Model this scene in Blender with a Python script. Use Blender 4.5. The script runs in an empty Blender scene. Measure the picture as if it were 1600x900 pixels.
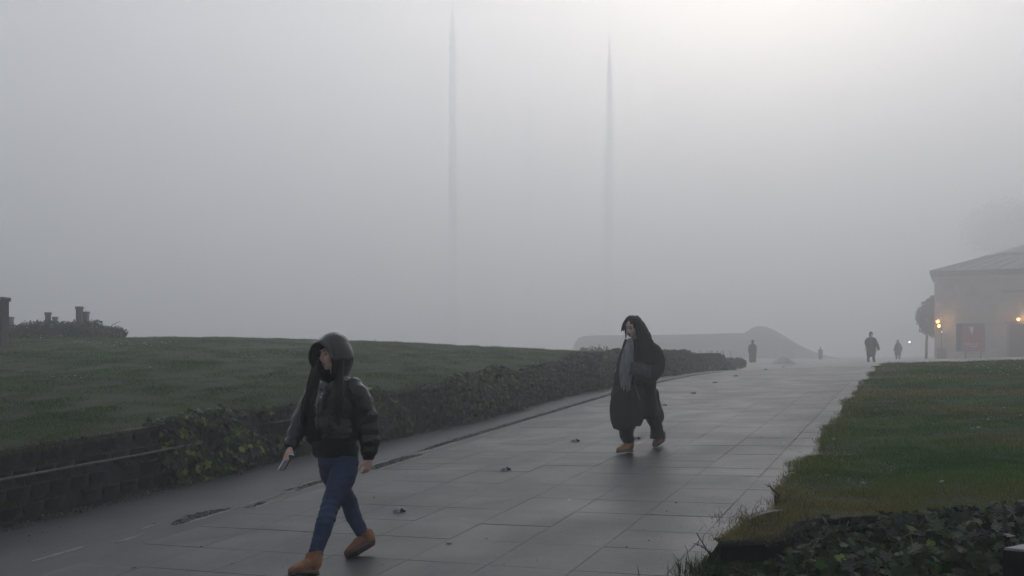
import bpy, bmesh, math, random
import numpy as np
from mathutils import Vector, Matrix, noise
random.seed(7); rng = np.random.default_rng(7)
sc = bpy.context.scene
col = sc.collection
V = Vector

# ------------------------------------------------------------------ camera
CAMZ = 1.645
F = 1500.0; HOR = 545.0            # focal length and horizon row in 1600x900 pixels
cam_d = bpy.data.cameras.new('camera'); cam = bpy.data.objects.new('camera', cam_d); col.objects.link(cam)
cam.location = (0, 0, CAMZ); cam.rotation_euler = (math.radians(90), 0, 0)
cam_d.sensor_width = 36; cam_d.lens = 36 * F / 1600
cam_d.shift_y = (HOR - 450) / 1600
cam_d.clip_start = .1; cam_d.clip_end = 4000
sc.camera = cam

# ------------------------------------------------------------------ light
SUN_EL, SUN_AZ = math.radians(16), math.radians(15)      # low sun behind the fog, ahead and to the right
HAZE = .0083
w = bpy.data.worlds.new('World'); sc.world = w; w.use_nodes = True
nt = w.node_tree; bg = nt.nodes['Background']
sky = nt.nodes.new('ShaderNodeTexSky'); sky.sky_type = 'NISHITA'; sky.sun_disc = False
sky.sun_elevation = SUN_EL; sky.sun_rotation = SUN_AZ; sky.air_density = 1.0; sky.dust_density = 2.5; sky.ozone_density = 1.0
hs = nt.nodes.new('ShaderNodeHueSaturation'); hs.inputs['Saturation'].default_value = .6
nt.links.new(sky.outputs[0], hs.inputs['Color']); nt.links.new(hs.outputs[0], bg.inputs['Color'])
bg.inputs['Strength'].default_value = .15
sun_d = bpy.data.lights.new('sun', 'SUN'); sun = bpy.data.objects.new('sun', sun_d); col.objects.link(sun)
sun_d.energy = 1.3; sun_d.angle = math.radians(40); sun_d.color = (1, .985, .97)
sd = V((math.sin(SUN_AZ) * math.cos(SUN_EL), math.cos(SUN_AZ) * math.cos(SUN_EL), math.sin(SUN_EL)))
sun.rotation_euler = sd.to_track_quat('Z', 'Y').to_euler(); sun.location = (0, 0, 60)
sc.view_settings.view_transform = 'Standard'; sc.view_settings.look = 'None'
sc.view_settings.exposure = .42; sc.view_settings.gamma = 1
cy = sc.cycles
cy.volume_bounces = 8; cy.max_bounces = 12; cy.use_denoising = True
cy.sample_clamp_indirect = 4.0

# ------------------------------------------------------------------ terrain functions
YAW = math.atan(648 / F); SY, CY = math.sin(YAW), math.cos(YAW)
def prof(s):                         # height of the path along its run: climbs, crests, eases down
    if s < 18: return .046 * s
    if s < 30:
        t = s - 18; return .828 + .046 * t - .046 * t * t / 24
    if s < 42:
        t = s - 30; return 1.104 - .006 * t * t / 24
    return 1.068 - .006 * (s - 42)
def sv(x, y): return x * SY + y * CY, x * CY - y * SY
def xy(s, v): return s * SY + v * CY, s * CY - v * SY
def gz_sv(s, v): return prof(s) + .033 * max(min(v, 8), -9)
def gz(x, y): return gz_sv(*sv(x, y))
WALL_V = lambda s: -7.72 + .62 * min(1, max(0, (s - 10) / 4))      # foot of the left retaining wall
WALL_H = .64
def px(a, b, Y):                     # the point at depth Y that the photograph shows at pixel (a, b)
    return V(((a - 800) / F * Y, Y, CAMZ + (HOR - b) / F * Y))
def left_z(s, v):                    # lawn above the wall
    u = max(0, WALL_V(s) - .45 - v)
    rise = .056 * u - .0013 * u * u if u < 18 else .056 * 18 - .0013 * 324 - .012 * (u - 18)
    far = max(0, s - 27) * .05
    return prof(s) - .25 + WALL_H + rise - far + .035 * noise.noise(V((s * .35, v * .35, 1)))
def right_z(s, v):                   # lawn to the right of the path
    far = max(0, s - 29) * .045
    return prof(s) + .033 * min(v, 9) + .15 + .02 * noise.noise(V((s * .5, v * .5, 5))) - far
def right_edge(s): return -1.10 - .09 * math.exp(-(s - 6.1) ** 2) + .06 * math.sin(s * 1.9) + .04 * math.sin(s * 4.3 + 1) + max(0, s - 33) * .12

# ------------------------------------------------------------------ materials
def mat(name, base, rough=.7, var=None, scale=8, bump=0, bscale=None, spec=.5, metal=0, detail=6, sheen=0, contrast=(.35, .65), attr=None, emit=None, coords='Object', stretch=None):
    m = bpy.data.materials.new(name); m.use_nodes = True
    n = m.node_tree; b = n.nodes['Principled BSDF']; L = n.links.new
    b.inputs['Roughness'].default_value = rough; b.inputs['Metallic'].default_value = metal
    b.inputs['Specular IOR Level'].default_value = spec
    if sheen: b.inputs['Sheen Weight'].default_value = sheen
    tc = n.nodes.new('ShaderNodeTexCoord'); src = tc.outputs[coords]
    if stretch:
        mp = n.nodes.new('ShaderNodeMapping'); mp.inputs['Scale'].default_value = stretch; L(src, mp.inputs[0]); src = mp.outputs[0]
    if attr:
        a = n.nodes.new('ShaderNodeAttribute'); a.attribute_name = attr; L(a.outputs['Color'], b.inputs['Base Color'])
    elif var:
        t = n.nodes.new('ShaderNodeTexNoise'); t.inputs['Scale'].default_value = scale; t.inputs['Detail'].default_value = detail
        L(src, t.inputs['Vector'])
        r = n.nodes.new('ShaderNodeValToRGB'); r.color_ramp.elements[0].position = contrast[0]; r.color_ramp.elements[1].position = contrast[1]
        r.color_ramp.elements[0].color = (*base, 1); r.color_ramp.elements[1].color = (*var, 1)
        L(t.outputs['Fac'], r.inputs[0]); L(r.outputs[0], b.inputs['Base Color'])
    else: b.inputs['Base Color'].default_value = (*base, 1)
    if bump:
        t2 = n.nodes.new('ShaderNodeTexNoise'); t2.inputs['Scale'].default_value = bscale or scale * 4; t2.inputs['Detail'].default_value = 5
        L(src, t2.inputs['Vector'])
        bp = n.nodes.new('ShaderNodeBump'); bp.inputs['Strength'].default_value = min(1, bump); bp.inputs['Distance'].default_value = .01
        L(t2.outputs['Fac'], bp.inputs['Height']); L(bp.outputs[0], b.inputs['Normal'])
    if emit:
        b.inputs['Emission Color'].default_value = (*emit[0], 1); b.inputs['Emission Strength'].default_value = emit[1]
    return m

M = {}
M['dirt'] = mat('dirt', (.014, .013, .009), .95, (.032, .028, .019), 6, .6, 60)
M['turf'] = mat('turf', (.018, .036, .009), .95, (.036, .046, .016), 3, .8, 50)
M['plaza'] = mat('plaza_paving', (.065, .067, .07), .45, (.09, .092, .095), .6, .1, 30)
M['joint'] = mat('joint_grit', (.034, .034, .033), .9, (.05, .05, .045), 20)
M['strip'] = mat('worn_concrete', (.040, .042, .045), .5, (.060, .062, .065), 1.7, .25, 90, detail=10)
M['mortar'] = mat('pale_mortar', (.20, .19, .17), .85, (.32, .30, .26), 30, .3)
M['cobble'] = mat('dark_stone', (.04, .04, .042), .6, (.10, .10, .103), 12, .5)
M['block'] = mat('dark_block', (.012, .0125, .013), .8, (.028, .028, .026), 7, .7, 70)
M['block2'] = mat('dusty_block', (.02, .02, .019), .85, (.042, .041, .036), 5, .7, 70)
M['hose'] = mat('brown_hose', (.06, .048, .042), .5, (.10, .085, .075), 30)
M['grass'] = mat('grass_blades', (0, 0, 0), .7, attr='tint', spec=.06)
M['leafattr'] = mat('ivy_foliage', (0, 0, 0), .5, attr='tint', spec=.12)
M['leaf_dark'] = mat('ivy_leaf_dark', (.004, .011, .005), .36, (.011, .024, .009), 14, .2, 60, spec=.28)
M['leaf_mid'] = mat('ivy_leaf_mid', (.018, .03, .012), .5, (.035, .055, .02), 14, .2, 60, spec=.28)
M['leaf_young'] = mat('ivy_leaf_young', (.10, .16, .02), .5, (.19, .24, .04), 10, .2, 60, spec=.28)
M['stem'] = mat('stem', (.03, .025, .018), .85, (.06, .05, .035), 20)
M['straw'] = mat('straw', (.10, .085, .055), .85, (.19, .165, .11), 20)
M['white_petal'] = mat('white_petal', (.45, .46, .43), .8)
M['yellow_leaf'] = mat('yellow_leaf', (.16, .15, .03), .6, (.10, .07, .025), 20)
M['brown_leaf'] = mat('brown_leaf', (.02, .015, .012), .7, (.04, .028, .02), 20)
M['metal'] = mat('dull_metal', (.15, .15, .155), .42, (.34, .34, .35), 25, .3, metal=.5)
M['dark_metal'] = mat('dark_metal', (.02, .02, .022), .5, metal=.4)
M['stone'] = mat('pale_stone', (.30, .295, .275), .85, (.40, .39, .36), 1.2, .4, 25)
M['marble'] = mat('pale_minaret_stone', (.56, .555, .54), .85, (.62, .615, .60), 1.5, .2, 25)
M['stone2'] = mat('grey_stone', (.13, .13, .125), .85, (.19, .19, .18), 2.5, .4, 25)
M['stone3'] = mat('dull_stone', (.27, .265, .25), .85, (.35, .34, .32), 1.6, .4, 25)
M['pillar'] = mat('dark_pillar_stone', (.045, .046, .047), .8, (.07, .07, .068), 8, .4)
M['roof'] = mat('lead_roof', (.10, .102, .105), .6, (.15, .15, .155), 3, .2)
M['door'] = mat('door_dark', (.02, .02, .018), .5, (.035, .033, .03), 5)
M['red'] = mat('red_board', (.26, .035, .03), .5, (.34, .05, .045), 3)
M['white'] = mat('white_print', (.75, .72, .70), .6)
M['bark'] = mat('bark', (.03, .026, .02), .9, (.06, .05, .04), 10, .6)
M['bed'] = mat('planter_black', (.004, .004, .005), .95, (.008, .008, .008), 12, spec=.08)
M['slab_top'] = mat('cut_stone', (.10, .105, .11), .45, (.14, .145, .15), 10)
M['pipe'] = mat('pale_pipe', (.17, .16, .14), .6, (.27, .255, .23), 18)
M['lampglow'] = mat('lamp_glow', (.9, .6, .3), .5, emit=((1.0, .42, .10), 8))
M['starglow'] = mat('lamp_glow_white', (.9, .9, .9), .5, emit=((1.0, .97, .9), 3))
M['water'] = mat('water_spray', (.8, .82, .83), .4)

# paving slab: each slab takes its own tone from its own object, and has wet and dry patches
def slab_material():
    m = bpy.data.materials.new('paving_slab'); m.use_nodes = True
    n = m.node_tree; b = n.nodes['Principled BSDF']; L = n.links.new
    oi = n.nodes.new('ShaderNodeObjectInfo'); g = n.nodes.new('ShaderNodeNewGeometry')
    def noi(s, d, detail=8):
        t = n.nodes.new('ShaderNodeTexNoise'); t.inputs['Scale'].default_value = s; t.inputs['Detail'].default_value = detail; t.inputs['Distortion'].default_value = d
        L(g.outputs['Position'], t.inputs['Vector']); return t
    a = noi(1.1, .6); c = noi(14, 0, 12); e = noi(260, 0, 2)
    r = n.nodes.new('ShaderNodeValToRGB'); r.color_ramp.elements[0].position = .3; r.color_ramp.elements[1].position = .72
    r.color_ramp.elements[0].color = (.028, .029, .033, 1); r.color_ramp.elements[1].color = (.064, .066, .069, 1)
    mx = n.nodes.new('ShaderNodeMix'); mx.data_type = 'FLOAT'; mx.inputs[0].default_value = .42
    L(a.outputs['Fac'], mx.inputs[2]); L(c.outputs['Fac'], mx.inputs[3]); L(mx.outputs[0], r.inputs[0])
    mr = n.nodes.new('ShaderNodeMapRange'); mr.inputs[3].default_value = .82; mr.inputs[4].default_value = 1.12; L(oi.outputs['Random'], mr.inputs[0])
    mm = n.nodes.new('ShaderNodeMix'); mm.data_type = 'RGBA'; mm.blend_type = 'MULTIPLY'; mm.inputs[0].default_value = 1
    L(r.outputs[0], mm.inputs[6]); L(mr.outputs[0], mm.inputs[7])
    # small dark specks
    r2 = n.nodes.new('ShaderNodeValToRGB'); r2.color_ramp.elements[0].position = .28; r2.color_ramp.elements[1].position = .36
    r2.color_ramp.elements[0].color = (.55, .55, .55, 1); r2.color_ramp.elements[1].color = (1, 1, 1, 1)
    sp = noi(38, 0, 3); L(sp.outputs['Fac'], r2.inputs[0])
    m2 = n.nodes.new('ShaderNodeMix'); m2.data_type = 'RGBA'; m2.blend_type = 'MULTIPLY'; m2.inputs[0].default_value = 1
    L(mm.outputs[2], m2.inputs[6]); L(r2.outputs[0], m2.inputs[7]); L(m2.outputs[2], b.inputs['Base Color'])
    rr = n.nodes.new('ShaderNodeMapRange'); rr.inputs[1].default_value = .3; rr.inputs[2].default_value = .7; rr.inputs[3].default_value = .36; rr.inputs[4].default_value = .56
    L(a.outputs['Fac'], rr.inputs[0]); L(rr.outputs[0], b.inputs['Roughness'])
    bp = n.nodes.new('ShaderNodeBump'); bp.inputs['Strength'].default_value = .25; bp.inputs['Distance'].default_value = .003
    L(e.outputs['Fac'], bp.inputs['Height']); L(bp.outputs[0], b.inputs['Normal'])
    return m
M['slab'] = slab_material()

# ------------------------------------------------------------------ builders
class MB:
    """collects geometry for one mesh"""
    def __init__(self): self.v = []; self.f = []; self.m = []
    def add(self, vs, fs, mi=0):
        o = len(self.v); self.v += [tuple(p) for p in vs]; self.f += [tuple(i + o for i in q) for q in fs]; self.m += [mi] * len(fs); return self
    def box(self, c, size, rz=0, mi=0, taper=1.0):
        x, y, z = size[0] / 2, size[1] / 2, size[2] / 2; vs = []
        cr, sr = math.cos(rz), math.sin(rz)
        for k in (-1, 1):
            tp = taper if k > 0 else 1
            for (a, b) in ((-1, -1), (1, -1), (1, 1), (-1, 1)):
                X, Y = a * x * tp, b * y * tp
                vs.append((c[0] + X * cr - Y * sr, c[1] + X * sr + Y * cr, c[2] + k * z))
        return self.add(vs, [(3, 2, 1, 0), (4, 5, 6, 7), (0, 1, 5, 4), (1, 2, 6, 5), (2, 3, 7, 6), (3, 0, 4, 7)], mi)
    def ell(self, c, r, axes=None, nu=16, nv=10, mi=0):
        A = axes or (V((1, 0, 0)), V((0, 1, 0)), V((0, 0, 1))); c = V(c); vs = [c - A[2] * r[2]]
        for j in range(1, nv):
            th = -math.pi / 2 + math.pi * j / nv
            for i in range(nu):
                ph = 2 * math.pi * i / nu
                vs.append(c + A[0] * r[0] * math.cos(th) * math.cos(ph) + A[1] * r[1] * math.cos(th) * math.sin(ph) + A[2] * r[2] * math.sin(th))
        vs.append(c + A[2] * r[2]); fs = [(0, 1 + (i + 1) % nu, 1 + i) for i in range(nu)]
        for j in range(nv - 2):
            for i in range(nu):
                a = 1 + j * nu + i; b = 1 + j * nu + (i + 1) % nu; fs.append((a, b, b + nu, a + nu))
        t = len(vs) - 1; o = 1 + (nv - 2) * nu
        fs += [(o + i, o + (i + 1) % nu, t) for i in range(nu)]
        return self.add(vs, fs, mi)
    def loft(self, pts, side=None, n=20, seg=4, mod=None, caps=True, mi=0, level=None):
        """tube through pts = [(point, r_side, r_other)]; Catmull-Rom resampled; level: fixed ring normal"""
        P = [V(p[0]) for p in pts]; R = [(p[1], p[2] if len(p) > 2 else p[1]) for p in pts]
        def cr(a, b, c, d, t): return .5 * ((2 * b) + (c - a) * t + (2 * a - 5 * b + 4 * c - d) * t * t + (3 * b - a - 3 * c + d) * t ** 3)
        Q = []; S = []; k = len(P)
        for i in range(k - 1):
            i0, i3 = max(0, i - 1), min(k - 1, i + 2)
            for j in range(seg):
                t = j / seg
                Q.append(cr(P[i0], P[i], P[i + 1], P[i3], t))
                S.append([max(.001, cr(R[i0][q], R[i][q], R[i + 1][q], R[i3][q], t)) for q in (0, 1)])
        Q.append(P[-1]); S.append(list(R[-1])); vs = []
        N = len(Q); acc = 0; sd_ = V(side) if side is not None else None
        for i in range(N):
            T = (Q[min(N - 1, i + 1)] - Q[max(0, i - 1)]); T = T.normalized() if T.length > 1e-9 else V((0, 0, 1))
            if level is not None: T = V(level)
            if sd_ is None: sd_ = T.orthogonal()
            a = (sd_ - T * sd_.dot(T)); a = a.normalized() if a.length > 1e-6 else T.orthogonal().normalized()
            if side is None: sd_ = a
            b = T.cross(a)
            if i: acc += (Q[i] - Q[i - 1]).length
            for q in range(n):
                ph = 2 * math.pi * q / n
                g = mod(i / (N - 1), ph, acc) if mod else 1
                vs.append(Q[i] + a * (S[i][0] * g * math.cos(ph)) + b * (S[i][1] * g * math.sin(ph)))
        fs = []
        for i in range(N - 1):
            for q in range(n):
                fs.append((i * n + q, i * n + (q + 1) % n, (i + 1) * n + (q + 1) % n, (i + 1) * n + q))
        if caps:
            fs.append(tuple(reversed(range(n)))); fs.append(tuple((N - 1) * n + q for q in range(n)))
        return self.add(vs, fs, mi)
    def build(self, name, m, parent=None, smooth=True, origin=None, remesh=None, smo=0, wob=None):
        me = bpy.data.meshes.new(name); o3 = V(origin) if origin is not None else V((0, 0, 0))
        me.from_pydata([(a - o3.x, b - o3.y, c - o3.z) for a, b, c in self.v], [], self.f)
        ms = m if isinstance(m, (list, tuple)) else [m]
        for q in ms: me.materials.append(q)
        if len(ms) > 1: me.polygons.foreach_set('material_index', self.m)
        me.validate()
        ob = bpy.data.objects.new(name, me); col.objects.link(ob); ob.location = o3
        if remesh:
            bm = bmesh.new(); bm.from_mesh(me); bmesh.ops.recalc_face_normals(bm, faces=bm.faces); bm.to_mesh(me); bm.free()
            md = ob.modifiers.new('r', 'REMESH'); md.mode = 'VOXEL'; md.voxel_size = remesh
            if smo:
                s_ = ob.modifiers.new('s', 'SMOOTH'); s_.factor = .5; s_.iterations = smo
            dg = bpy.context.evaluated_depsgraph_get(); dg.update()
            nm = bpy.data.meshes.new_from_object(ob.evaluated_get(dg), depsgraph=dg)
            ob.modifiers.clear(); ob.data = nm; bpy.data.meshes.remove(me); me = nm; me.name = name
            me.materials.clear()
            for q in ms: me.materials.append(q)
            if wob:
                nv = len(me.vertices); co = np.empty(nv * 3, 'f'); me.vertices.foreach_get('co', co); no = np.empty(nv * 3, 'f'); me.vertices.foreach_get('normal', no)
                co = co.reshape(-1, 3); no = no.reshape(-1, 3)
                d = np.array([wob(V(c.tolist()) + o3, V(q.tolist())) for c, q in zip(co, no)], 'f')
                me.vertices.foreach_set('co', (co + no * d[:, None]).ravel()); me.update()
        if smooth: me.shade_smooth()
        if parent is not None: attach(ob, parent)
        return ob
def attach(o, p):
    """keep o where it stands while making it a child of p (parents carry no scale)"""
    o.parent = p
    pm = Matrix.Translation(p.location) @ p.rotation_euler.to_matrix().to_4x4()
    q = p.parent
    while q is not None:
        pm = (Matrix.Translation(q.location) @ q.rotation_euler.to_matrix().to_4x4()) @ pm; q = q.parent
    o.matrix_parent_inverse = Matrix.Identity(4)
    o.matrix_local = pm.inverted() @ (Matrix.Translation(o.location) @ o.rotation_euler.to_matrix().to_4x4() @ Matrix.Diagonal((*o.scale, 1)))
def tag(o, label=None, cat=None, group=None, kind=None):
    if label: o['label'] = label
    if cat: o['category'] = cat
    if group: o['group'] = group
    if kind: o['kind'] = kind
    return o
def thing(name, loc, label, cat, group=None, rz=0):
    o = bpy.data.objects.new(name, None); col.objects.link(o); o.location = loc; o.rotation_euler = (0, 0, rz); o.empty_display_size = .2
    return tag(o, label, cat, group)
def npmesh(name, verts, tris, m, tint=None, kind=None, parent=None, smooth=False):
    me = bpy.data.meshes.new(name); nv, nf = len(verts), len(tris); k = tris.shape[1]
    me.vertices.add(nv); me.vertices.foreach_set('co', verts.astype('f').ravel())
    me.loops.add(nf * k); me.loops.foreach_set('vertex_index', tris.astype('i').ravel())
    me.polygons.add(nf); me.polygons.foreach_set('loop_start', np.arange(0, nf * k, k, dtype='i'))
    me.update(calc_edges=True)
    if tint is not None:
        at = me.color_attributes.new('tint', 'FLOAT_COLOR', 'POINT'); c = np.ones((nv, 4), 'f'); c[:, :3] = tint; at.data.foreach_set('color', c.ravel())
    me.materials.append(m)
    if smooth: me.shade_smooth()
    o = bpy.data.objects.new(name, me); col.objects.link(o)
    if kind: o['kind'] = kind
    if parent is not None: o.parent = parent
    return o
def sines(x, y, sc_, seed, n=14):
    r = np.random.default_rng(seed); out = np.zeros_like(x)
    for i in range(n):
        a = r.uniform(0, 2 * np.pi); k = sc_ * r.uniform(.5, 2.2); out += np.sin((x * np.cos(a) + y * np.sin(a)) * k + r.uniform(0, 7))
    return out / np.sqrt(n / 2)

# ------------------------------------------------------------------ ground, plaza, path
def sheet(name, ss, vs, zf, m, kind='structure', parent=None, skip=None):
    P = []; Fc = []; nv = len(vs)
    for s in ss:
        for v in vs:
            vv = v(s) if callable(v) else v
            x, y = xy(s, vv); P.append((x, y, zf(s, vv)))
    for i in range(len(ss) - 1):
        for j in range(nv - 1):
            if skip and skip(i, j): continue
            Fc.append((i * nv + j, i * nv + j + 1, (i + 1) * nv + j + 1, (i + 1) * nv + j))
    b = MB(); b.add(P, Fc); o = b.build(name, m, parent)
    for p in o.data.polygons:
        if p.normal.z < 0: p.flip()
    if kind: o['kind'] = kind
    return o
def fr(a, b, st): return [a + i * st for i in range(int(round((b - a) / st)) + 1)]
ring = [-780, -390, -200, -120, -80, -60]
sheet('ground', ring + fr(-50, 120, 2) + [140, 170, 220, 300, 390, 600, 900], ring + fr(-50, 60, 2) + [80, 120, 200, 390, 700],
      lambda s, v: gz_sv(max(s, -20), v) - .10 - (0 if s < 40 else 0) - (.25 if v < -7.6 and s < 34 or v > -1.3 and s < 34 else 0), M['plaza'])
sheet('left_bank', fr(-2, 44, 1), [lambda s: WALL_V(s) - .33] + [(lambda s, k=k: WALL_V(s) - .33 - k) for k in [.5, 1, 1.6, 2.4, 3.2, 4, 5, 6, 7.5, 9, 11, 13, 15, 17, 19, 22, 26, 32, 40]], lambda s, v: left_z(s, v), M['turf'])
BEDX = [1.2, 1.4, 1.75, 2.05, 3.0, 4.5]; BEDY = [6.15, 6.17, 6.30, 6.78, 6.75, 6.75]
rb = sheet('right_bank', fr(5, 12, .2) + fr(12.5, 46, .5), [lambda s: right_edge(s) - .02, lambda s: right_edge(s) + .02] + [(lambda s, k=k: right_edge(s) + k) for k in fr(.2, 6, .2) + [7, 9, 12, 16, 22]],
      lambda s, v: right_z(s, v) if v > right_edge(s) else gz_sv(s, v) - .02, M['turf'])

for q in rb.data.vertices:
    yf = float(np.interp(q.co.x, BEDX, BEDY))
    if q.co.y < yf: q.co.y = yf; q.co.z = right_z(*sv(q.co.x, yf)) if q.co.x > 1.3 else gz(q.co.x, yf) - .1
path = sheet('path', fr(-4, 36, 1) + [38], [-7.9, -7, -6, -5, -4, -3, -2, -.9], lambda s, v: gz_sv(s, v) - .045, M['joint'])
path['label'] = 'grey paved path climbing away between the lawns into the fog'
# worn concrete margin with a broken channel of rubble
HOLES = [(6.55, 7.3, -6.20, -5.98), (7.3, 7.65, -5.95, -5.84), (8.2, 8.95, -6.12, -5.92), (9.5, 10.8, -6.07, -5.82), (11.0, 31.5, -6.19, -6.02)]
svals = fr(-4, 34, .04)
vvals = [-7.9, -7.2, -6.6, -6.35] + fr(-6.3, -5.8, .02) + [-5.765]
def inhole(s, v):
    for a, b, c, d in HOLES:
        if a < s < b:
            e = min(s - a, b - s); wv = .07 * noise.noise(V((s * 6, v * 2, 0))) + .07 * noise.noise(V((s * 17, v * 9, 0)))
            t = min(1, e / .25); mid = (c + d) / 2; hw = (d - c) / 2 * (.35 + .65 * t)
            if abs(v - mid + wv * .7) < hw + wv * .6: return True
    return False
hole = lambda i, j: inhole(svals[i] + .02, (vvals[j] + vvals[j + 1]) / 2)
strip = sheet('worn_margin', svals, vvals, lambda s, v: gz_sv(s, v) + .002 * noise.noise(V((s * 2, v * 2, 0))), M['strip'], None, path, hole)
strip['label'] = 'smoother worn grey strip along the left wall'
cb = MB(); mo = MB()
s = 6.4
while s < 31.6:
    for a, b, c, d in HOLES:
        if a - .02 < s < b:
            v = c - .05
            while v < d + .05:
                if inhole(s, v):
                    r_ = random.uniform(.016, .032); x, y = xy(s + random.uniform(-.01, .01), v + random.uniform(-.01, .01)); z = gz_sv(s, v) - .03 + random.uniform(.016, .034)
                    k = random.choice((5, 6)); an = random.random() * 6; vs_ = [(x + r_ * random.uniform(.7, 1.1) * math.cos(an + 6.283 * q / k), y + r_ * random.uniform(.7, 1.1) * math.sin(an + 6.283 * q / k), z - .03) for q in range(k)]
                    vs_ += [(x + (p[0] - x) * .72, y + (p[1] - y) * .72, z + random.uniform(-.003, .005)) for p in vs_]
                    cb.add(vs_, [tuple(k + q for q in range(k))] + [(q, (q + 1) % k, k + (q + 1) % k, k + q) for q in range(k)])
                v += .035
    s += .04
o = cb.build('rubble_stone', M['cobble'], path, smooth=False); o['kind'] = 'stuff'; o['label'] = 'dark rubble filling the broken channel'
# pale mortar edges
def mort(s0, s1, v0, wd):
    wd *= 1.9
    s = s0; pts = []
    while s <= s1:
        pts.append((s, v0 + .015 * noise.noise(V((s * 9, v0, 0))), wd * (.5 + .5 * abs(noise.noise(V((s * 14, 2, v0)))) * 2) * min(1, 8 * min(s - s0, s1 - s) + .15))); s += .03
    P = []
    for (s, v, w_) in pts:
        for q, dz in ((-1, .0), (-.6, .006), (.6, .006), (1, .0)):
            x, y = xy(s, v + q * w_); P.append((x, y, gz_sv(s, v) + dz + .003))
    mo.add(P, [(4 * i + j, 4 * i + 4 + j, 4 * i + 5 + j, 4 * i + 1 + j) for i in range(len(pts) - 1) for j in range(3)])
for a in [(5.2, 5.7, -6.2, .014), (5.85, 6.2, -6.03, .012), (6.3, 6.6, -6.22, .012), (6.6, 7.3, -5.985, .014), (7.2, 8.0, -5.99, .012), (7.25, 7.9, -5.82, .012), (8.0, 8.3, -6.0, .012), (8.2, 8.95, -5.93, .015), (8.2, 8.8, -6.12, .01), (9.0, 9.4, -5.97, .01), (9.5, 10.9, -5.815, .018), (9.5, 10.4, -6.07, .012), (10.8, 11.9, -5.97, .018), (10.8, 11.3, -6.13, .014), (12.5, 12.9, -5.955, .02), (14.1, 14.8, -5.955, .018), (16.4, 16.9, -5.955, .02)]:
    mort(*a)
o = mo.build('mortar_edge', M['mortar'], path); o['label'] = 'pale broken mortar edging along the rubble channel'

# slabs
LANES = [-5.76 + .605 * i for i in range(8)]
LANES = [-5.79, -5.19, -4.575, -3.965, -3.35, -2.735, -2.12, -1.505, -.85]
rows = [2.3]; ri = random.Random(3)
for target in [2.9, 3.5, 4.1, 4.7, 5.3, 5.9, 6.55, 7.1, 7.68, 8.23, 8.9, 9.62, 10.08, 10.52]: rows.append(target)
while rows[-1] < 36: rows.append(rows[-1] + ri.choice([.5, .55, .6, .62, .7]))
def slab_mesh(L_, W_, tilt=0):
    g = random.choice((.0003, .0005, .0009, .0015)); e = .003; h = .05; b = MB()
    x0, y0 = L_ / 2 - g, W_ / 2 - g
    lo = [(-x0, -y0, -h), (x0, -y0, -h), (x0, y0, -h), (-x0, y0, -h)]
    md = [(a, c, -e) for a, c, _ in lo]; tp = [(a * (1 - e / x0), c * (1 - e / y0), 0) for a, c, _ in lo]
    b.add(lo + md + tp, [(8, 9, 10, 11)] + [(i, (i + 1) % 4, 4 + (i + 1) % 4, 4 + i) for i in range(4)] + [(4 + i, 4 + (i + 1) % 4, 8 + (i + 1) % 4, 8 + i) for i in range(4)])
    return b
cache = {}; nslab = 0; far = MB()
for i in range(len(rows) - 1):
    for j in range(len(LANES) - 1):
        s0, s1 = rows[i], rows[i + 1]; v0, v1 = LANES[j], LANES[j + 1]
        L_, W_ = round(s1 - s0, 3), round(v1 - v0, 3); sm, vm = (s0 + s1) / 2, (v0 + v1) / 2
        x, y = xy(sm, vm); z = gz_sv(sm, vm) + random.uniform(-.0012, .0012)
        slope = math.atan((prof(s1) - prof(s0)) / (s1 - s0)) + random.gauss(0, .0012); cross = math.atan(.033) + random.gauss(0, .0015)
        R = Matrix.Rotation(math.pi / 2 - YAW, 4, 'Z') @ Matrix.Rotation(-slope, 4, 'Y') @ Matrix.Rotation(-cross, 4, 'X')
        mw = Matrix.Translation((x, y, z)) @ R
        vis = y > 4.6 and abs(x / y) < .62
        if vis and nslab < 298:
            key = (L_, W_, random.randrange(4))
            if key not in cache:
                q = slab_mesh(L_, W_).build('paving_slab', M['slab'], None, smooth=False); cache[key] = q.data; bpy.data.objects.remove(q)
            o = bpy.data.objects.new('paving_slab', cache[key]); col.objects.link(o); o.parent = path; o.matrix_local = mw; nslab += 1
        else:
            b = slab_mesh(L_, W_); far.add([tuple(mw @ V(p)) for p in b.v], b.f)
o = far.build('far_paving', M['slab'], path, smooth=False); o['kind'] = 'stuff'

k = 5200; s_ = rng.uniform(4.2, 24, k); v_ = rng.uniform(-7.4, -1.45, k); near = rng.random(k) < .45; v_[near] = np.where(rng.random(near.sum()) < .5, -1.45 - np.abs(rng.normal(0, .25, near.sum())), -7.3 + np.abs(rng.normal(0, .5, near.sum())))
x = s_ * SY + v_ * CY; y = s_ * CY - v_ * SY; z = np.vectorize(gz_sv)(s_, v_) + .0015
ang = rng.uniform(0, 6.283, k); sz = rng.uniform(.0015, .0055, k) * (1 + (rng.random(k) < .04) * 1.5); P = np.stack([x, y, z], 1)
vv = [P + sz[:, None] * np.stack([np.cos(ang + q * 2.094), np.sin(ang + q * 2.094), np.zeros(k)], 1) for q in range(3)] + [P + np.stack([np.zeros(k), np.zeros(k), sz * .9], 1)]
vv = np.stack(vv, 1).reshape(-1, 3); f = (np.array([(0, 1, 3), (1, 2, 3), (2, 0, 3)])[None] + (np.arange(k) * 4)[:, None, None]).reshape(-1, 3)
c = np.where(rng.random((k, 1)) < .65, np.array([[.02, .018, .015]]), np.array([[.16, .15, .13]])) * rng.uniform(.6, 1.3, (k, 1))
npmesh('grit', vv, f, M['grass'], np.repeat(c, 4, 0), 'stuff')['label'] = 'fine grit and crumbs scattered over the paving'
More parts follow.
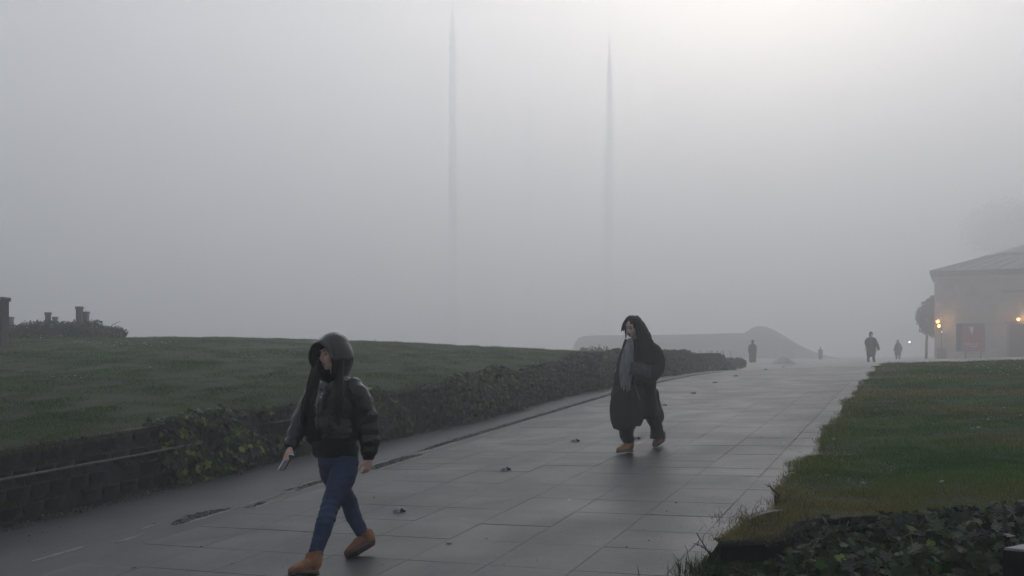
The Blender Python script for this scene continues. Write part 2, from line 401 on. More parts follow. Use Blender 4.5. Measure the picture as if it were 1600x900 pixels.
# ------------------------------------------------------------------ left retaining wall of stacked planter blocks
wall = thing('retaining_wall', (*xy(6, WALL_V(6)), gz_sv(6, -7.72)), 'low dark retaining wall of stacked concrete planter blocks holding up the left lawn', 'wall')
back = sheet('soil', fr(-2, 38, .5), [lambda s: WALL_V(s) + .02, lambda s: WALL_V(s) - .05, lambda s: WALL_V(s) - .20, lambda s: WALL_V(s) - .42], (lambda s, v: 0), M['dirt'], None)
lev = [-.03, .1, WALL_H - .10, WALL_H - .03]
for i, vert in enumerate(back.data.vertices):
    k = i % 4; s_ = -2 + .5 * (i // 4); vert.co.z = gz_sv(s_, WALL_V(s_)) + lev[k]
attach(back, wall)
def block_mesh(seed):                       # bulging trough front, wider at the lip
    r = random.Random(seed); b = MB(); nx = 6; rows_ = [(0, .84, .01), (.05, .90, .035), (.108, .97, .05), (.143, 1.03, .062), (.150, 1.02, .045)]
    P = []; W = .228
    for (h, wf, out) in rows_:
        for i in range(nx + 1):
            t = i / nx * 2 - 1; P.append((t * W / 2 * wf, -out * (1 - .75 * t * t) + r.uniform(-.003, .003), h + r.uniform(-.003, .003)))
    n0 = len(P); h = rows_[-1][0]
    P += [(-W / 2, .12, h), (W / 2, .12, h), (-W / 2 * .84, .12, 0), (W / 2 * .84, .12, 0)]
    Fc = [(j * (nx + 1) + i, j * (nx + 1) + i + 1, (j + 1) * (nx + 1) + i + 1, (j + 1) * (nx + 1) + i) for j in range(4) for i in range(nx)]
    # rim thickness then a sunken soil face
    inner = [(P[4 * (nx + 1) + i][0] * .9, P[4 * (nx + 1) + i][1] + .022, h) for i in range(nx + 1)]
    low = [(a, c, h - .03) for a, c, _ in inner]; o1 = len(P); P += inner; o2 = len(P); P += low
    for i in range(nx):
        Fc.append((4 * (nx + 1) + i, 4 * (nx + 1) + i + 1, o1 + i + 1, o1 + i)); Fc.append((o1 + i, o1 + i + 1, o2 + i + 1, o2 + i))
    Fc.append(tuple([o2 + i for i in range(nx + 1)] + [n0 + 1, n0]))
    Fc.append((0, n0 + 2, n0, 4 * (nx + 1))); Fc.append((nx, 4 * (nx + 1) + nx, n0 + 1, n0 + 3))
    b.add(P, Fc); return b
bm_ = []
for q in range(6):
    o = block_mesh(q).build('block', M['block'] if q % 3 else M['block2'], None, smooth=False); bm_.append(o.data); bpy.data.objects.remove(o)
nb = 0; farb = MB()
for i in range(0, 150):
    for c in range(4):
        s_ = 3.0 + i * .236 + (.118 if c % 2 else 0)
        if s_ > 37: continue
        v_ = WALL_V(s_) - .03 - .055 * c + random.uniform(-.012, .012); x, y = xy(s_, v_)
        z = gz_sv(s_, v_) + .005 + c * .157 + random.uniform(-.006, .006)
        tang = math.atan((WALL_V(s_ + .1) - WALL_V(s_ - .1)) / .2)
        mw = Matrix.Translation((x, y, z)) @ Matrix.Rotation(math.pi / 2 - YAW - tang + random.gauss(0, .035), 4, 'Z') @ Matrix.Rotation(-.03 + random.gauss(0, .03), 4, 'X') @ Matrix.Rotation(-.046 + random.gauss(0, .025), 4, 'Y')
        if random.random() < .05: continue
        if -.56 < x / y < .3 and nb < 296:
            o = bpy.data.objects.new('block', random.choice(bm_)); col.objects.link(o); o.location = mw.translation; o.rotation_euler = mw.to_euler(); attach(o, wall); nb += 1
        else:
            q = block_mesh(i); farb.add([tuple(mw @ V(p)) for p in q.v], q.f)
o = farb.build('far_block', M['block'], wall, smooth=False); o['kind'] = 'stuff'

def hose(s0, s1, hf, name, label, r_=.012, m='hose', out=.07):
    pts = []; s_ = s0
    while s_ <= s1:
        x, y = xy(s_, WALL_V(s_) + out + .02 * noise.noise(V((s_, 9, 0)))); pts.append((V((x, y, gz_sv(s_, WALL_V(s_)) + hf(s_) + .012 * noise.noise(V((s_ * 1.5, 2, 0))))), r_)); s_ += .3
    b = MB(); b.loft(pts, n=8, seg=2); o = b.build(name, M[m], None, origin=pts[0][0]); tag(o, label, 'hose'); return o
hose(4.5, 8.9, lambda s: .44 - .01 * (s - 6), 'irrigation_hose', 'thin brown irrigation hose running across the bare block wall at the far left', .013)
hose(7.3, 8.6, lambda s: .66, 'irrigation_hose', 'thin hose lying along the top rim of the block wall by the left lawn', .010, out=-.16)
hose(10.0, 11.2, lambda s: .52 - .02 * (s - 9), 'irrigation_hose', 'pale hose across the wall blocks just left of the walking woman in the leather jacket', .009, out=.03)

# ------------------------------------------------------------------ leaves
LEAF = [(0, 0), (.30, -.12), (.52, .18), (.36, .38), (.60, .62), (.27, .68), (.0, 1.08), (-.27, .68), (-.60, .62), (-.36, .38), (-.52, .18), (-.30, -.12)]
def leaf_geo(curl=.18):
    vs = [(0, .36, .0)] + [(a, b, -curl * (a * a * 1.2 + max(0, b - .3) ** 2 * .9) + (.05 if i % 2 else 0)) for i, (a, b) in enumerate(LEAF)]
    fs = [(0, 1 + i, 1 + (i + 1) % 12) for i in range(12)]; return vs, fs
LV, LF = leaf_geo(); LVn = np.array(LV, 'f'); LFn = np.array(LF, 'i')
SV_ = np.array([(0, 0, 0), (.5, .45, -.05), (0, 1, -.12), (-.5, .45, -.05)], 'f'); SF_ = np.array([(0, 1, 2), (0, 2, 3)], 'i')
def frames(n_, droop, spread):
    """leaf frames: Z = n_ jittered, tip direction droops"""
    k = len(n_); z = n_ + rng.normal(0, spread, (k, 3)); z /= np.linalg.norm(z, axis=1)[:, None]
    t = np.tile(np.array([0, 0, -1.0]) * droop, (k, 1)) + rng.normal(0, .55, (k, 3)); t -= z * (t * z).sum(1)[:, None]; t /= np.linalg.norm(t, axis=1)[:, None]
    return np.cross(t, z), t, z
def leaves_np(name, pos, nrm, size, tint, m, parent, simple=False, droop=1.0, spread=.45):
    X, Y, Z = frames(nrm, droop, spread); B, T = (SV_, SF_) if simple else (LVn, LFn)
    v = pos[:, None, :] + size[:, None, None] * (B[None, :, 0, None] * X[:, None] + B[None, :, 1, None] * Y[:, None] + B[None, :, 2, None] * Z[:, None])
    f = T[None] + (np.arange(len(pos)) * len(B))[:, None, None]
    return npmesh(name, v.reshape(-1, 3), f.reshape(-1, 3), m, np.repeat(tint, len(B), 0), 'stuff', parent)
def tints(n_, young=.12, fade=1.0):
    d = np.array([.008, .019, .008]); mdl = np.array([.026, .050, .014]); y = np.array([.12, .165, .025])
    t = rng.random((n_, 1)); c = d + (mdl - d) * t; isy = rng.random(n_) < young
    c[isy] = (mdl + (y - mdl) * rng.random((isy.sum(), 1)))
    isb = rng.random(n_) < .05; c[isb] = np.array([.06, .045, .028]) * (0.6 + .6 * rng.random((isb.sum(), 1)))
    return c * fade
lm = []
for nm, cu in (('leaf', .15), ('leaf', .35), ('leaf', .02)):
    for mk in ('leaf_dark', 'leaf_mid', 'leaf_young'):
        vs, fs = leaf_geo(cu); b = MB(); b.add(vs, fs); o = b.build('leaf', M[mk], None, smooth=False); lm.append(o.data); bpy.data.objects.remove(o)
def leaf_parts(parent, pos, nrm, size, young, droop=1.0, spread=.4):
    X, Y, Z = frames(nrm, droop, spread)
    for i in range(len(pos)):
        k = 2 if rng.random() < young else (1 if rng.random() < .35 else 0)
        o = bpy.data.objects.new('leaf', lm[3 * int(rng.integers(3)) + k]); col.objects.link(o); o.parent = parent
        mx = Matrix(((X[i][0], Y[i][0], Z[i][0]), (X[i][1], Y[i][1], Z[i][1]), (X[i][2], Y[i][2], Z[i][2]))).to_4x4()
        o.location = V(pos[i].tolist()) - parent.location; o.rotation_euler = mx.to_euler(); o.scale = (float(size[i]),) * 3
def wall_points(n_, s0, s1, bulge, top, spill, cover=1.0, basew=.1, seed=0):
    """points and normals over the ivy that drapes the wall: up the face, over the lip, onto the turf"""
    P = []; N = []; r = random.Random(seed); T = V((SY, CY, 0)); O = V((CY, -SY, 0))
    while len(P) < n_:
        s_ = r.uniform(s0, s1); e = min(s_ - s0, s1 - s_) / max(.3, (s1 - s0) * .22); e = min(1, e) ** .6
        if e < .25 and r.random() > e * 3: continue
        nz = noise.noise(V((s_ * 1.4, seed * 3.1, 0))); hgt = (WALL_H + top * (1 + 1.2 * nz)) * (.55 + .45 * e); bl = bulge * (1 + .9 * nz) * (.4 + .6 * e)
        a = r.random() * (hgt + spill)
        wv = WALL_V(s_)
        if a < hgt:
            t = a / hgt; out = bl * (math.sin(math.pi * min(1, t * .85 + .18))) + .09 - .18 * t; h = a; nn = O * 1.0 + V((0, 0, .25 + .7 * t * t))
            if noise.noise(V((s_ * 2.3, h * 3.0, seed))) > cover: continue
        else:
            q = a - hgt; out = -.12 - q; h = hgt + .03 - q * .25; nn = V((0, 0, 1)) + O * .35
            h = max(h, left_z(s_, wv + out) - gz_sv(s_, wv) + .02)
        dep = r.random() ** 2 * .12; out -= dep; z = gz_sv(s_, wv) + h + r.uniform(-.03, .03)
        x, y = xy(s_, wv + out); P.append((x, y, z)); N.append(tuple(nn.normalized()))
    return np.array(P), np.array(N)
def ivy(s0, s1, bulge, top, spill, n_, size, label, parts=0, young=.12, cover=.5, seed=1, name='ivy_plant', cat='ivy', simple=False):
    sm = (s0 + s1) / 2; x, y = xy(sm, WALL_V(sm)); root = thing(name, (x, y, gz_sv(sm, WALL_V(sm))), label, cat, 'ivy clumps draped over the left wall')
    P, N = wall_points(n_, s0, s1, bulge, top, spill, cover, seed=seed)
    sz = rng.uniform(.6, 1.25, n_) * size
    k = parts
    if k: leaf_parts(root, P[:k] + N[:k] * .03, N[:k], sz[:k] * 1.1, young)
    yv = young * np.ones(n_ - k)
    leaves_np('foliage', P[k:] - np.array(root.location), N[k:], sz[k:], tints(n_ - k, young), M['leafattr'], root, simple)
    # woody runners
    b = MB()
    for q in range(10):
        s_ = random.uniform(s0 + .1, s1 - .1); pts = []
        for j in range(6):
            xx, yy = xy(s_ + .1 * noise.noise(V((j * .7, q, seed))), WALL_V(s_) + .09 - .04 * j + bulge * .5); pts.append((V((xx, yy, gz_sv(s_, WALL_V(s_)) + .02 + j * .14)), .006))
        b.loft(pts, n=5, seg=1)
    b.build('stem', M['stem'], root)['kind'] = 'stuff'
ivy(8.15, 9.75, .14, .06, .12, 1700, .075, 'ivy clump with bright yellow green leaves left of the woman holding a phone', 260, .24, .42, 2)
ivy(9.3, 10.7, .07, .0, .06, 420, .06, 'thin patch of ivy on the block wall directly behind the woman holding a phone', 60, .14, .1, 5)
ivy(11.35, 12.75, .16, .04, .12, 1500, .068, 'ivy clump beside the right sleeve of the leather jacket, thinning out over bare blocks', 60, .2, .5, 3)
ivy(13.0, 14.3, .05, .02, .05, 300, .055, 'sparse ivy strands over the bare blocks midway along the left wall', 0, .25, 0, 11)
ivy(13.6, 17.6, .20, .10, .20, 3600, .065, 'long bushy ivy mound spilling over the middle of the left wall', 0, .2, .45, 4)
ivy(17.3, 19.6, .10, .03, .15, 1400, .06, 'lower ivy stretch with bare grey blocks showing beneath, past the bushy mound', 0, .10, .15, 6)
ivy(19.2, 25.5, .30, .12, .35, 6500, .07, 'tall thick ivy hedge just left of the woman in the long black coat', 0, .15, .7, 7)
ivy(24.8, 33.0, .32, .08, .4, 5500, .085, 'hazy ivy hedge just right of the woman in the long black coat', 0, .05, .8, 8, simple=True)
ivy(33.2, 38.0, .30, -.25, .5, 2200, .10, 'last low ivy clump where the left wall ends in the fog', 0, .03, .9, 9, simple=True)

# ------------------------------------------------------------------ grass and weeds (nobody could count these)
def blades(name, pts, h, wdt, tint, m, lean=.5, label=None):
    k = len(pts); a = rng.uniform(0, 2 * np.pi, k); d = np.stack([np.cos(a), np.sin(a), np.zeros(k)], 1)
    up = np.stack([rng.normal(0, lean, k), rng.normal(0, lean, k), np.ones(k)], 1); up /= np.linalg.norm(up, axis=1)[:, None]
    v = np.stack([pts - d * wdt[:, None] / 2, pts + d * wdt[:, None] / 2, pts + up * h[:, None]], 1).reshape(-1, 3)
    o = npmesh(name, v, np.arange(3 * k).reshape(-1, 3), m, np.repeat(tint, 3, 0), 'stuff')
    if label: o['label'] = label
    return o
def grass_tint(x, y, k, dry):
    g = np.array([.016, .034, .010]); g2 = np.array([.032, .056, .015]); b = np.array([.075, .060, .036])
    t = np.clip(.5 + .35 * sines(x, y, 3.0, 11), 0, 1)[:, None]; c = g + (g2 - g) * t * rng.uniform(.5, 1.2, (k, 1))
    dm = np.clip(dry, 0, 1)[:, None] * (rng.random((k, 1)) < .3 + .6 * np.clip(dry, 0, 1)[:, None]); return c * (1 - dm) + b * dm * rng.uniform(.6, 1.2, (k, 1))
vlz = np.vectorize(lambda s, v: left_z(s, v)); vrz = np.vectorize(lambda s, v: right_z(s, v))
# left lawn
def scatter(n_, y0, y1, ta, tb, power=1.6):
    u = rng.random(n_); e = 1 - power + 1; y = (y0 ** e + u * (y1 ** e - y0 ** e)) ** (1 / e) if abs(e) > 1e-3 else y0 * (y1 / y0) ** u
    t = rng.uniform(ta, tb, n_); return t * y, y
x, y = scatter(560000, 8.5, 36, -.66, .34, 1.9); s_, v_ = x * SY + y * CY, x * CY - y * SY
wv = -7.72 + .62 * np.clip((s_ - 10) / 4, 0, 1); ok = (v_ < wv - .38) & (s_ > 2) & (s_ < 34); x, y, s_, v_, wv = [q[ok] for q in (x, y, s_, v_, wv)]
k = len(x); z = vlz(s_, v_)
cl = np.clip(.6 + .3 * sines(x, y, 5, 4) + .3 * sines(x, y, 1.6, 44), .2, 1.9); edge = np.exp(-((wv - .38 - v_) / .28) ** 2)
h = rng.uniform(.025, .06, k) * cl * (1 + edge * .5); dry = np.clip(.15 * sines(x, y, 1.3, 9) - .1, 0, .6) + edge * .55
blades('lawn_grass', np.stack([x, y, z], 1), h, .0035 * (y / 8) ** .8 * rng.uniform(.7, 1.5, k), grass_tint(x, y, k, dry) * np.array([1.8, 2.35, .8]), M['grass'], label='mown green grass of the sloping lawn above the left wall')
# tall sprigs that fray the crest of the left lawn
k = 5000; x = rng.uniform(-17, 4, k); y = rng.uniform(20, 33, k); cl = sines(x, y, 2.2, 77); ok = cl > .5; x, y = x[ok], y[ok]; s_, v_ = x * SY + y * CY, x * CY - y * SY; ok = v_ < -7.8; x, y, s_, v_ = x[ok], y[ok], s_[ok], v_[ok]; k = len(x)
blades('lawn_grass', np.stack([x, y, vlz(s_, v_)], 1), rng.uniform(.05, .15, k), .012 * np.ones(k), grass_tint(x, y, k, np.full(k, .3)) * np.array([1.8, 2.2, .8]), M['grass'], .4, 'taller sprigs of grass fraying the crest of the left lawn')
# right lawn
x, y = scatter(620000, 6.2, 42, .12, .72, 2.2); s_, v_ = x * SY + y * CY, x * CY - y * SY
re = -1.10 - .09 * np.exp(-(s_ - 6.1) ** 2) + .06 * np.sin(s_ * 1.9) + .04 * np.sin(s_ * 4.3 + 1) + np.maximum(0, s_ - 33) * .12
front = lambda x: np.interp(x, BEDX, BEDY)
ok = (v_ > re - .02 + rng.normal(0, .035, len(x))) & (s_ < 40) & (y > front(x) + .03); x, y, s_, v_, re = [q[ok] for q in (x, y, s_, v_, re)]
k = len(x); z = vrz(s_, v_)
edge = np.exp(-((v_ - re) / .33) ** 2); corner = np.exp(-(((x - 1.85) / .55) ** 2 + ((y - 6.9) / .75) ** 2))
dry = np.clip(.42 * sines(x, y, 1.7, 21) + .12, 0, .85) + edge * .6 + corner * 1.1
cl = np.clip(.7 + .35 * sines(x, y, 4, 5) + .3 * sines(x, y, 9, 45), .25, 1.9); h = rng.uniform(.025, .065, k) * cl * (1 + .2 * edge)
blades('lawn_grass', np.stack([x, y, z], 1), h, .0038 * (y / 6) ** .8 * rng.uniform(.7, 1.4, k), grass_tint(x, y, k, dry) * np.array([3.3, 3.4, 1.9]), M['grass'], label='patchy green and brown grass of the right hand lawn')
# ragged weeds and litter along the foot of the left wall
k = 26000; s_ = rng.uniform(4, 30, k); wv = -7.72 + .62 * np.clip((s_ - 10) / 4, 0, 1); o_ = rng.random(k) ** 1.8 * .24 * (1 + .6 * sines(s_, s_ * 0, 3, 8)).clip(.2, 2)
v_ = wv + .06 + o_; x, y = s_ * SY + v_ * CY, s_ * CY - v_ * SY; z = np.vectorize(gz_sv)(s_, v_)
c = np.where(rng.random((k, 1)) < .4, np.array([[.10, .085, .055]]), np.array([[.028, .04, .016]])) * rng.uniform(.6, 1.2, (k, 1))
blades('verge_weeds', np.stack([x, y, z - .004], 1), rng.uniform(.015, .06, k) * (1.4 - o_ * 4).clip(.3), .006 * np.ones(k) * (y / 9), c, M['grass'], .8, 'ragged weeds along the foot of the left wall')
k = 9000; s_ = rng.uniform(4, 26, k); cl_ = np.vectorize(lambda s: noise.noise(V((s * 1.7, 3, 3))))(s_); s_ = s_[cl_ > -.05]; k = len(s_)
wv = -7.72 + .62 * np.clip((s_ - 10) / 4, 0, 1); v_ = wv + .07 + np.abs(rng.normal(0, .08, k)); x, y = s_ * SY + v_ * CY, s_ * CY - v_ * SY; z = np.vectorize(gz_sv)(s_, v_) + rng.uniform(.002, .02, k)
c = rng.uniform(.6, 1.1, (k, 1)) * np.where(rng.random((k, 1)) < .25, np.array([[.28, .27, .24]]), np.array([[.07, .06, .045]]))
leaves_np('leaf_litter', np.stack([x, y, z], 1), np.tile([0, 0, 1.], (k, 1)), rng.uniform(.012, .03, k), c, M['grass'], None, True, 0, .6)['label'] = 'pale litter and grit gathered at the foot of the left wall'
# straw hanging over the wall rim
k = 7000; s_ = rng.uniform(4, 18, k); wv = -7.72 + .62 * np.clip((s_ - 10) / 4, 0, 1); keep = np.vectorize(lambda s: noise.noise(V((s * 1.3, 7, 1))))(s_) > -.12; s_, wv = s_[keep], wv[keep]; k = len(s_)
v_ = wv - .20 + rng.normal(0, .05, k); x, y = s_ * SY + v_ * CY, s_ * CY - v_ * SY; z = np.vectorize(gz_sv)(s_, v_) + WALL_H + rng.uniform(-.02, .02, k)
p = np.stack([x, y, z], 1); out = np.stack([CY + rng.normal(0, .5, k), -SY + rng.normal(0, .5, k), np.zeros(k)], 1); L_ = rng.uniform(.03, .11, (k, 1)); sdx = np.stack([np.full(k, SY), np.full(k, CY), np.zeros(k)], 1) * .003
mid = p + out * L_ * .5 + np.array([0, 0, 1]) * L_ * .35; tip = p + out * L_ * .9 - np.array([0, 0, 1]) * L_ * rng.uniform(0, .9, (k, 1))
vv = np.stack([p - sdx, p + sdx, mid - sdx, mid + sdx, tip], 1).reshape(-1, 3); f = (np.array([(0, 1, 3), (0, 3, 2), (2, 3, 4)])[None] + (np.arange(k) * 5)[:, None, None]).reshape(-1, 3)
c = np.where(rng.random((k, 1)) < .6, np.array([[.085, .07, .045]]), np.array([[.03, .042, .016]])) * rng.uniform(.5, 1.3, (k, 1))
npmesh('rim_straw', vv, f, M['grass'], np.repeat(c, 5, 0), 'stuff')['label'] = 'dead straw and grass hanging over the rim of the left wall'
# tufts growing between the blocks of the bare wall
k = 24000; s_ = rng.uniform(4, 16, k); lvl = rng.integers(1, 5, k); h0 = lvl * .157; wv = -7.72 + .62 * np.clip((s_ - 10) / 4, 0, 1)
keep = np.vectorize(lambda s, l: noise.noise(V((s * 2.1, l * 5.0, 1))))(s_, lvl) > -.02; s_, h0, wv = s_[keep], h0[keep], wv[keep]; k = len(s_)
v_ = wv - h0 * .35 + .035 + rng.uniform(-.02, .02, k); x, y = s_ * SY + v_ * CY, s_ * CY - v_ * SY; z = np.vectorize(gz_sv)(s_, v_) + h0 - .01
c = np.where(rng.random((k, 1)) < .45, np.array([[.08, .068, .045]]), np.array([[.026, .036, .014]])) * rng.uniform(.6, 1.2, (k, 1))
blades('wall_weeds', np.stack([x, y, z], 1), rng.uniform(.03, .12, k), .007 * np.ones(k), c * 1.5, M['grass'], 1.3, 'dry weeds and tufts rooted between the wall blocks')

# ------------------------------------------------------------------ right bed: black planter edge with ivy in front of the lawn
EDGE = [(1.335, 6.15), (1.60, 6.18), (1.85, 6.3), (2.1, 6.78), (3.0, 6.74), (4.6, 6.74)]
def topz(x, y): return right_z(*sv(x, y))
b = MB(); P = []
for (x, y) in EDGE: P += [(x, y, topz(x, y) - .30), (x, y - .012, topz(x, y) - .02), (x, y + .02, topz(x, y) - .005), (x, y + .25, topz(x, y) - .012)]
b.add(P, [(4 * i + j, 4 * i + 4 + j, 4 * i + 5 + j, 4 * i + 1 + j) for i in range(len(EDGE) - 1) for j in range(3)])
P = []
for q in range(9):
    s_ = 6.32 + q * .25; x0, y0 = xy(s_, right_edge(s_) - .03)
    for (dx, dz) in ((0, -.26), (0, -.02), (.05, -.006)): P.append((x0 + dx, y0, right_z(s_, -1.1) + dz))
b.add(P, [(3 * i + j, 3 * i + 3 + j, 3 * i + 4 + j, 3 * i + 1 + j) for i in range(8) for j in range(2)])
o = b.build('planter_edging', M['bed'], None, smooth=False, origin=(1.36, 6.27, topz(1.36, 6.27) - .25)); tag(o, 'black planter edging at the near corner of the right lawn', 'edging')
b = MB(); P = []
for i in range(9):
    for j in range(6):
        x = 1.2 + i * .5; t = j / 5; y = float(front(x)) - .02 - t * 2.6; P.append((x, y, gz(x, y) + .012 - .02 * t))
b.add(P, [(6 * i + j, 6 * i + j + 1, 6 * i + 7 + j, 6 * i + 6 + j) for i in range(8) for j in range(5)])
o = b.build('bed_soil', M['dirt'], None); o['kind'] = 'structure'
def bed_ivy(n_, x0, x1, d0, d1, seed):
    P = []; N = []; r = random.Random(seed)
    while len(P) < n_:
        x = r.uniform(x0, x1); d = r.uniform(d0, d1) ** 1; y = float(front(x)) - d
        h = .115 + .05 * noise.noise(V((x * 1.6, y * 1.6, seed))) - .03 * d
        if x < 2.15 and d < .35: h = min(h, .02 + .15 * max(0, x - 1.5))
        if x < 1.8: h *= .5
        if x > 2.3: h += .05 * min(1, (x - 2.3) * 2)
        z = gz(x, min(y, 6.7)) + max(.02, h) - r.random() ** 2 * .14
        if d < .12: z = min(z, topz(x, y) + .025)
        P.append((x, y, z)); N.append(V((r.uniform(-.2, .2), -.75, .8)).normalized())
    return np.array(P), np.array([tuple(q) for q in N])
bi = thing('ivy_plant', (2.9, 6.3, gz(2.9, 6.3)), 'dark large leaved ivy filling the bed at the bottom right corner', 'ivy')
P, N = bed_ivy(3400, 1.35, 4.4, -.06, 2.1, 3); P3, N3 = bed_ivy(1500, 1.22, 2.1, .03, .8, 5); P = np.concatenate([P, P3]); N = np.concatenate([N, N3]); P2, N2 = bed_ivy(360, 1.75, 4.1, -.05, .95, 8)
leaves_np('foliage', P - np.array(bi.location), N, rng.uniform(.03, .095, len(P)), tints(len(P), .035, .5) * np.array([.8, 1.15, .7]), M['leafattr'], bi, spread=.5)
leaf_parts(bi, P2[:296] + np.array([0, -.01, .03]), N2[:296], rng.uniform(.045, .095, 296), .06, 1.0, .6)
b = MB()
for q in range(26):
    x = random.uniform(1.8, 4.0); y = float(front(x)) - random.uniform(0, .5); z = gz(x, y) + .13; pts = []
    a = random.uniform(-1, 1)
    for j in range(5): pts.append((V((x + a * j * .09, y - j * .05, z + .03 * math.sin(j + q) - j * .02)), .004))
    b.loft(pts, n=5, seg=2)
b.build('stem', M['stem'], bi)['kind'] = 'stuff'
# weeds at the corner
def tuft(name, x, y, label, n_, hh, tintc, spread_=.12, cat='weed', wd=.006, lean=.6, group=None):
    z = gz(x, y); p = np.stack([rng.normal(0, spread_, n_), rng.normal(0, spread_, n_), np.zeros(n_)], 1)
    k = n_; a = rng.uniform(0, 2 * np.pi, k); d = np.stack([np.cos(a), np.sin(a), np.zeros(k)], 1) * wd / 2
    up = np.stack([rng.normal(0, lean, k), rng.normal(0, lean, k), np.ones(k)], 1); up /= np.linalg.norm(up, axis=1)[:, None]; h = rng.uniform(.4, 1, (k, 1)) * hh
    mid = p + up * h * .55; tip = p + up * h + np.stack([up[:, 0], up[:, 1], -np.abs(up[:, 0])], 1) * h * .4
    v = np.stack([p - d, p + d, mid - d * .8, mid + d * .8, tip], 1).reshape(-1, 3); base = (np.arange(k) * 5)[:, None, None]
    f = (np.array([(0, 1, 3), (0, 3, 2), (2, 3, 4)])[None] + base).reshape(-1, 3)
    c = np.repeat(np.array(tintc)[None] * rng.uniform(.6, 1.3, (k, 1)), 5, 0)
    o = npmesh(name, v, f, M['grass'], c); o.location = (x, y, z); tag(o, label, None, None, 'stuff'); return o
tuft('weed', 1.18, 6.02, 'green weed sprouting between the paving and the black planter corner', 90, .16, (.05, .075, .022), .07)
tuft('weed', 1.30, 5.85, 'dark leafy weed at the foot of the planter corner by the frame bottom', 420, .14, (.025, .042, .014), .16)
tuft('dry_grass_clump', 1.82, 6.75, 'tangle of dead straw on the near corner of the right lawn', 900, .13, (.085, .07, .045), .17, 'dry grass', .004, 1.4).location.z = right_z(*sv(1.82, 6.75)) - .01
tuft('dry_grass_clump', 2.15, 7.3, 'dead brown straw hanging over the right path edge above the corner', 500, .11, (.085, .066, .045), .14, 'dry grass', .004, 1.3).location.z = right_z(*sv(2.15, 7.3)) - .02
tuft('dry_grass_clump', 1.60, 6.33, 'low mat of dry yellowish grass lying on the planter corner', 800, .08, (.10, .09, .045), .12, 'dry grass', .004, 1.6).location.z = topz(1.6, 6.33)
tuft('weed', 1.29, 6.23, 'small yellow green plant curling over the planter corner', 40, .14, (.08, .10, .02), .03, wd=.014)
for (a, b_, Y, a2, b2, Y2, lab) in ((1112, 872, 6.1, 1088, 833, 6.0, 'thin bare twig leaning left at the planter corner'), (1115, 868, 6.1, 1083, 849, 6.0, 'flat dry blade pointing left at the planter corner'), (1218, 775, 7.3, 1196, 757, 7.2, 'bare twigs poking over the paving from the right lawn edge')):
    b = MB(); p0, p1 = px(a, b_, Y), px(a2, b2, Y2); p0.z = max(p0.z, gz(p0.x, p0.y)); m_ = (p0 + p1) / 2 + V((-.01, 0, .02)); b.loft([(p0, .005), (m_, .004), (p1, .0015)], n=6, seg=4)
    for t in (.4, .6, .8):
        q = p0.lerp(p1, t); b.loft([(q, .003), (q + V((random.uniform(-.05, .02), 0, random.uniform(.02, .06))), .001)], n=5, seg=2)
    tag(b.build('twig', M['stem'], None, origin=p0), lab, 'twig')
b = MB(); pts = [px(1169, 826, 6.75), px(1176, 813, 6.8), px(1192, 803, 6.85), px(1210, 799, 6.95), px(1222, 798, 7.0)]
for p in pts: p.z = max(p.z, topz(p.x, p.y) + .02)
b.loft([(p, .010) for p in pts], n=8, seg=5); tag(b.build('bent_pipe', M['pipe'], None, origin=pts[0]), 'short bent pale pipe arching out of the dead straw at the lawn corner', 'pipe')
b = MB(); pts = [px(1180, 832, 6.6), px(1200, 834, 6.62), px(1220, 836, 6.65), px(1258, 838, 6.68)]
for p in pts: p.z = topz(p.x, p.y) + .012
b.loft([(p, .006) for p in pts], n=6, seg=3); tag(b.build('dry_stalk', M['straw'], None, origin=pts[0]), 'long dry stalk lying across the planter corner below the bent pipe', 'stalk')
# the cut stone at the right frame edge
b = MB(); c0 = px(1567, 856, 5.3); R_ = [V((c0.x, c0.y, c0.z)), V((c0.x + .75, c0.y - .42, c0.z)), V((c0.x + 1.2, c0.y + .25, c0.z)), V((c0.x + .45, c0.y + .30, c0.z))]
gzb = gz(c0.x, c0.y) - .05; e = V((0, 0, .012)); cen = sum(R_, V()) / 4
b.add([V((p.x, p.y, gzb)) for p in R_] + [p - e for p in R_] + [p + (cen - p) * .02 for p in R_], [(i, (i + 1) % 4, 4 + (i + 1) % 4, 4 + i) for i in range(4)]); b.add([p - e for p in R_] + [p + (cen - p) * .02 for p in R_], [(4, 5, 6, 7)] + [(i, (i + 1) % 4, 4 + (i + 1) % 4, 4 + i) for i in range(4)], 1)
tag(b.build('stone_block', [M['bed'], M['slab_top']], None, smooth=False, origin=(c0.x + .5, c0.y, gzb)), 'low grey stone block half out of frame in the bottom right ivy', 'stone block')

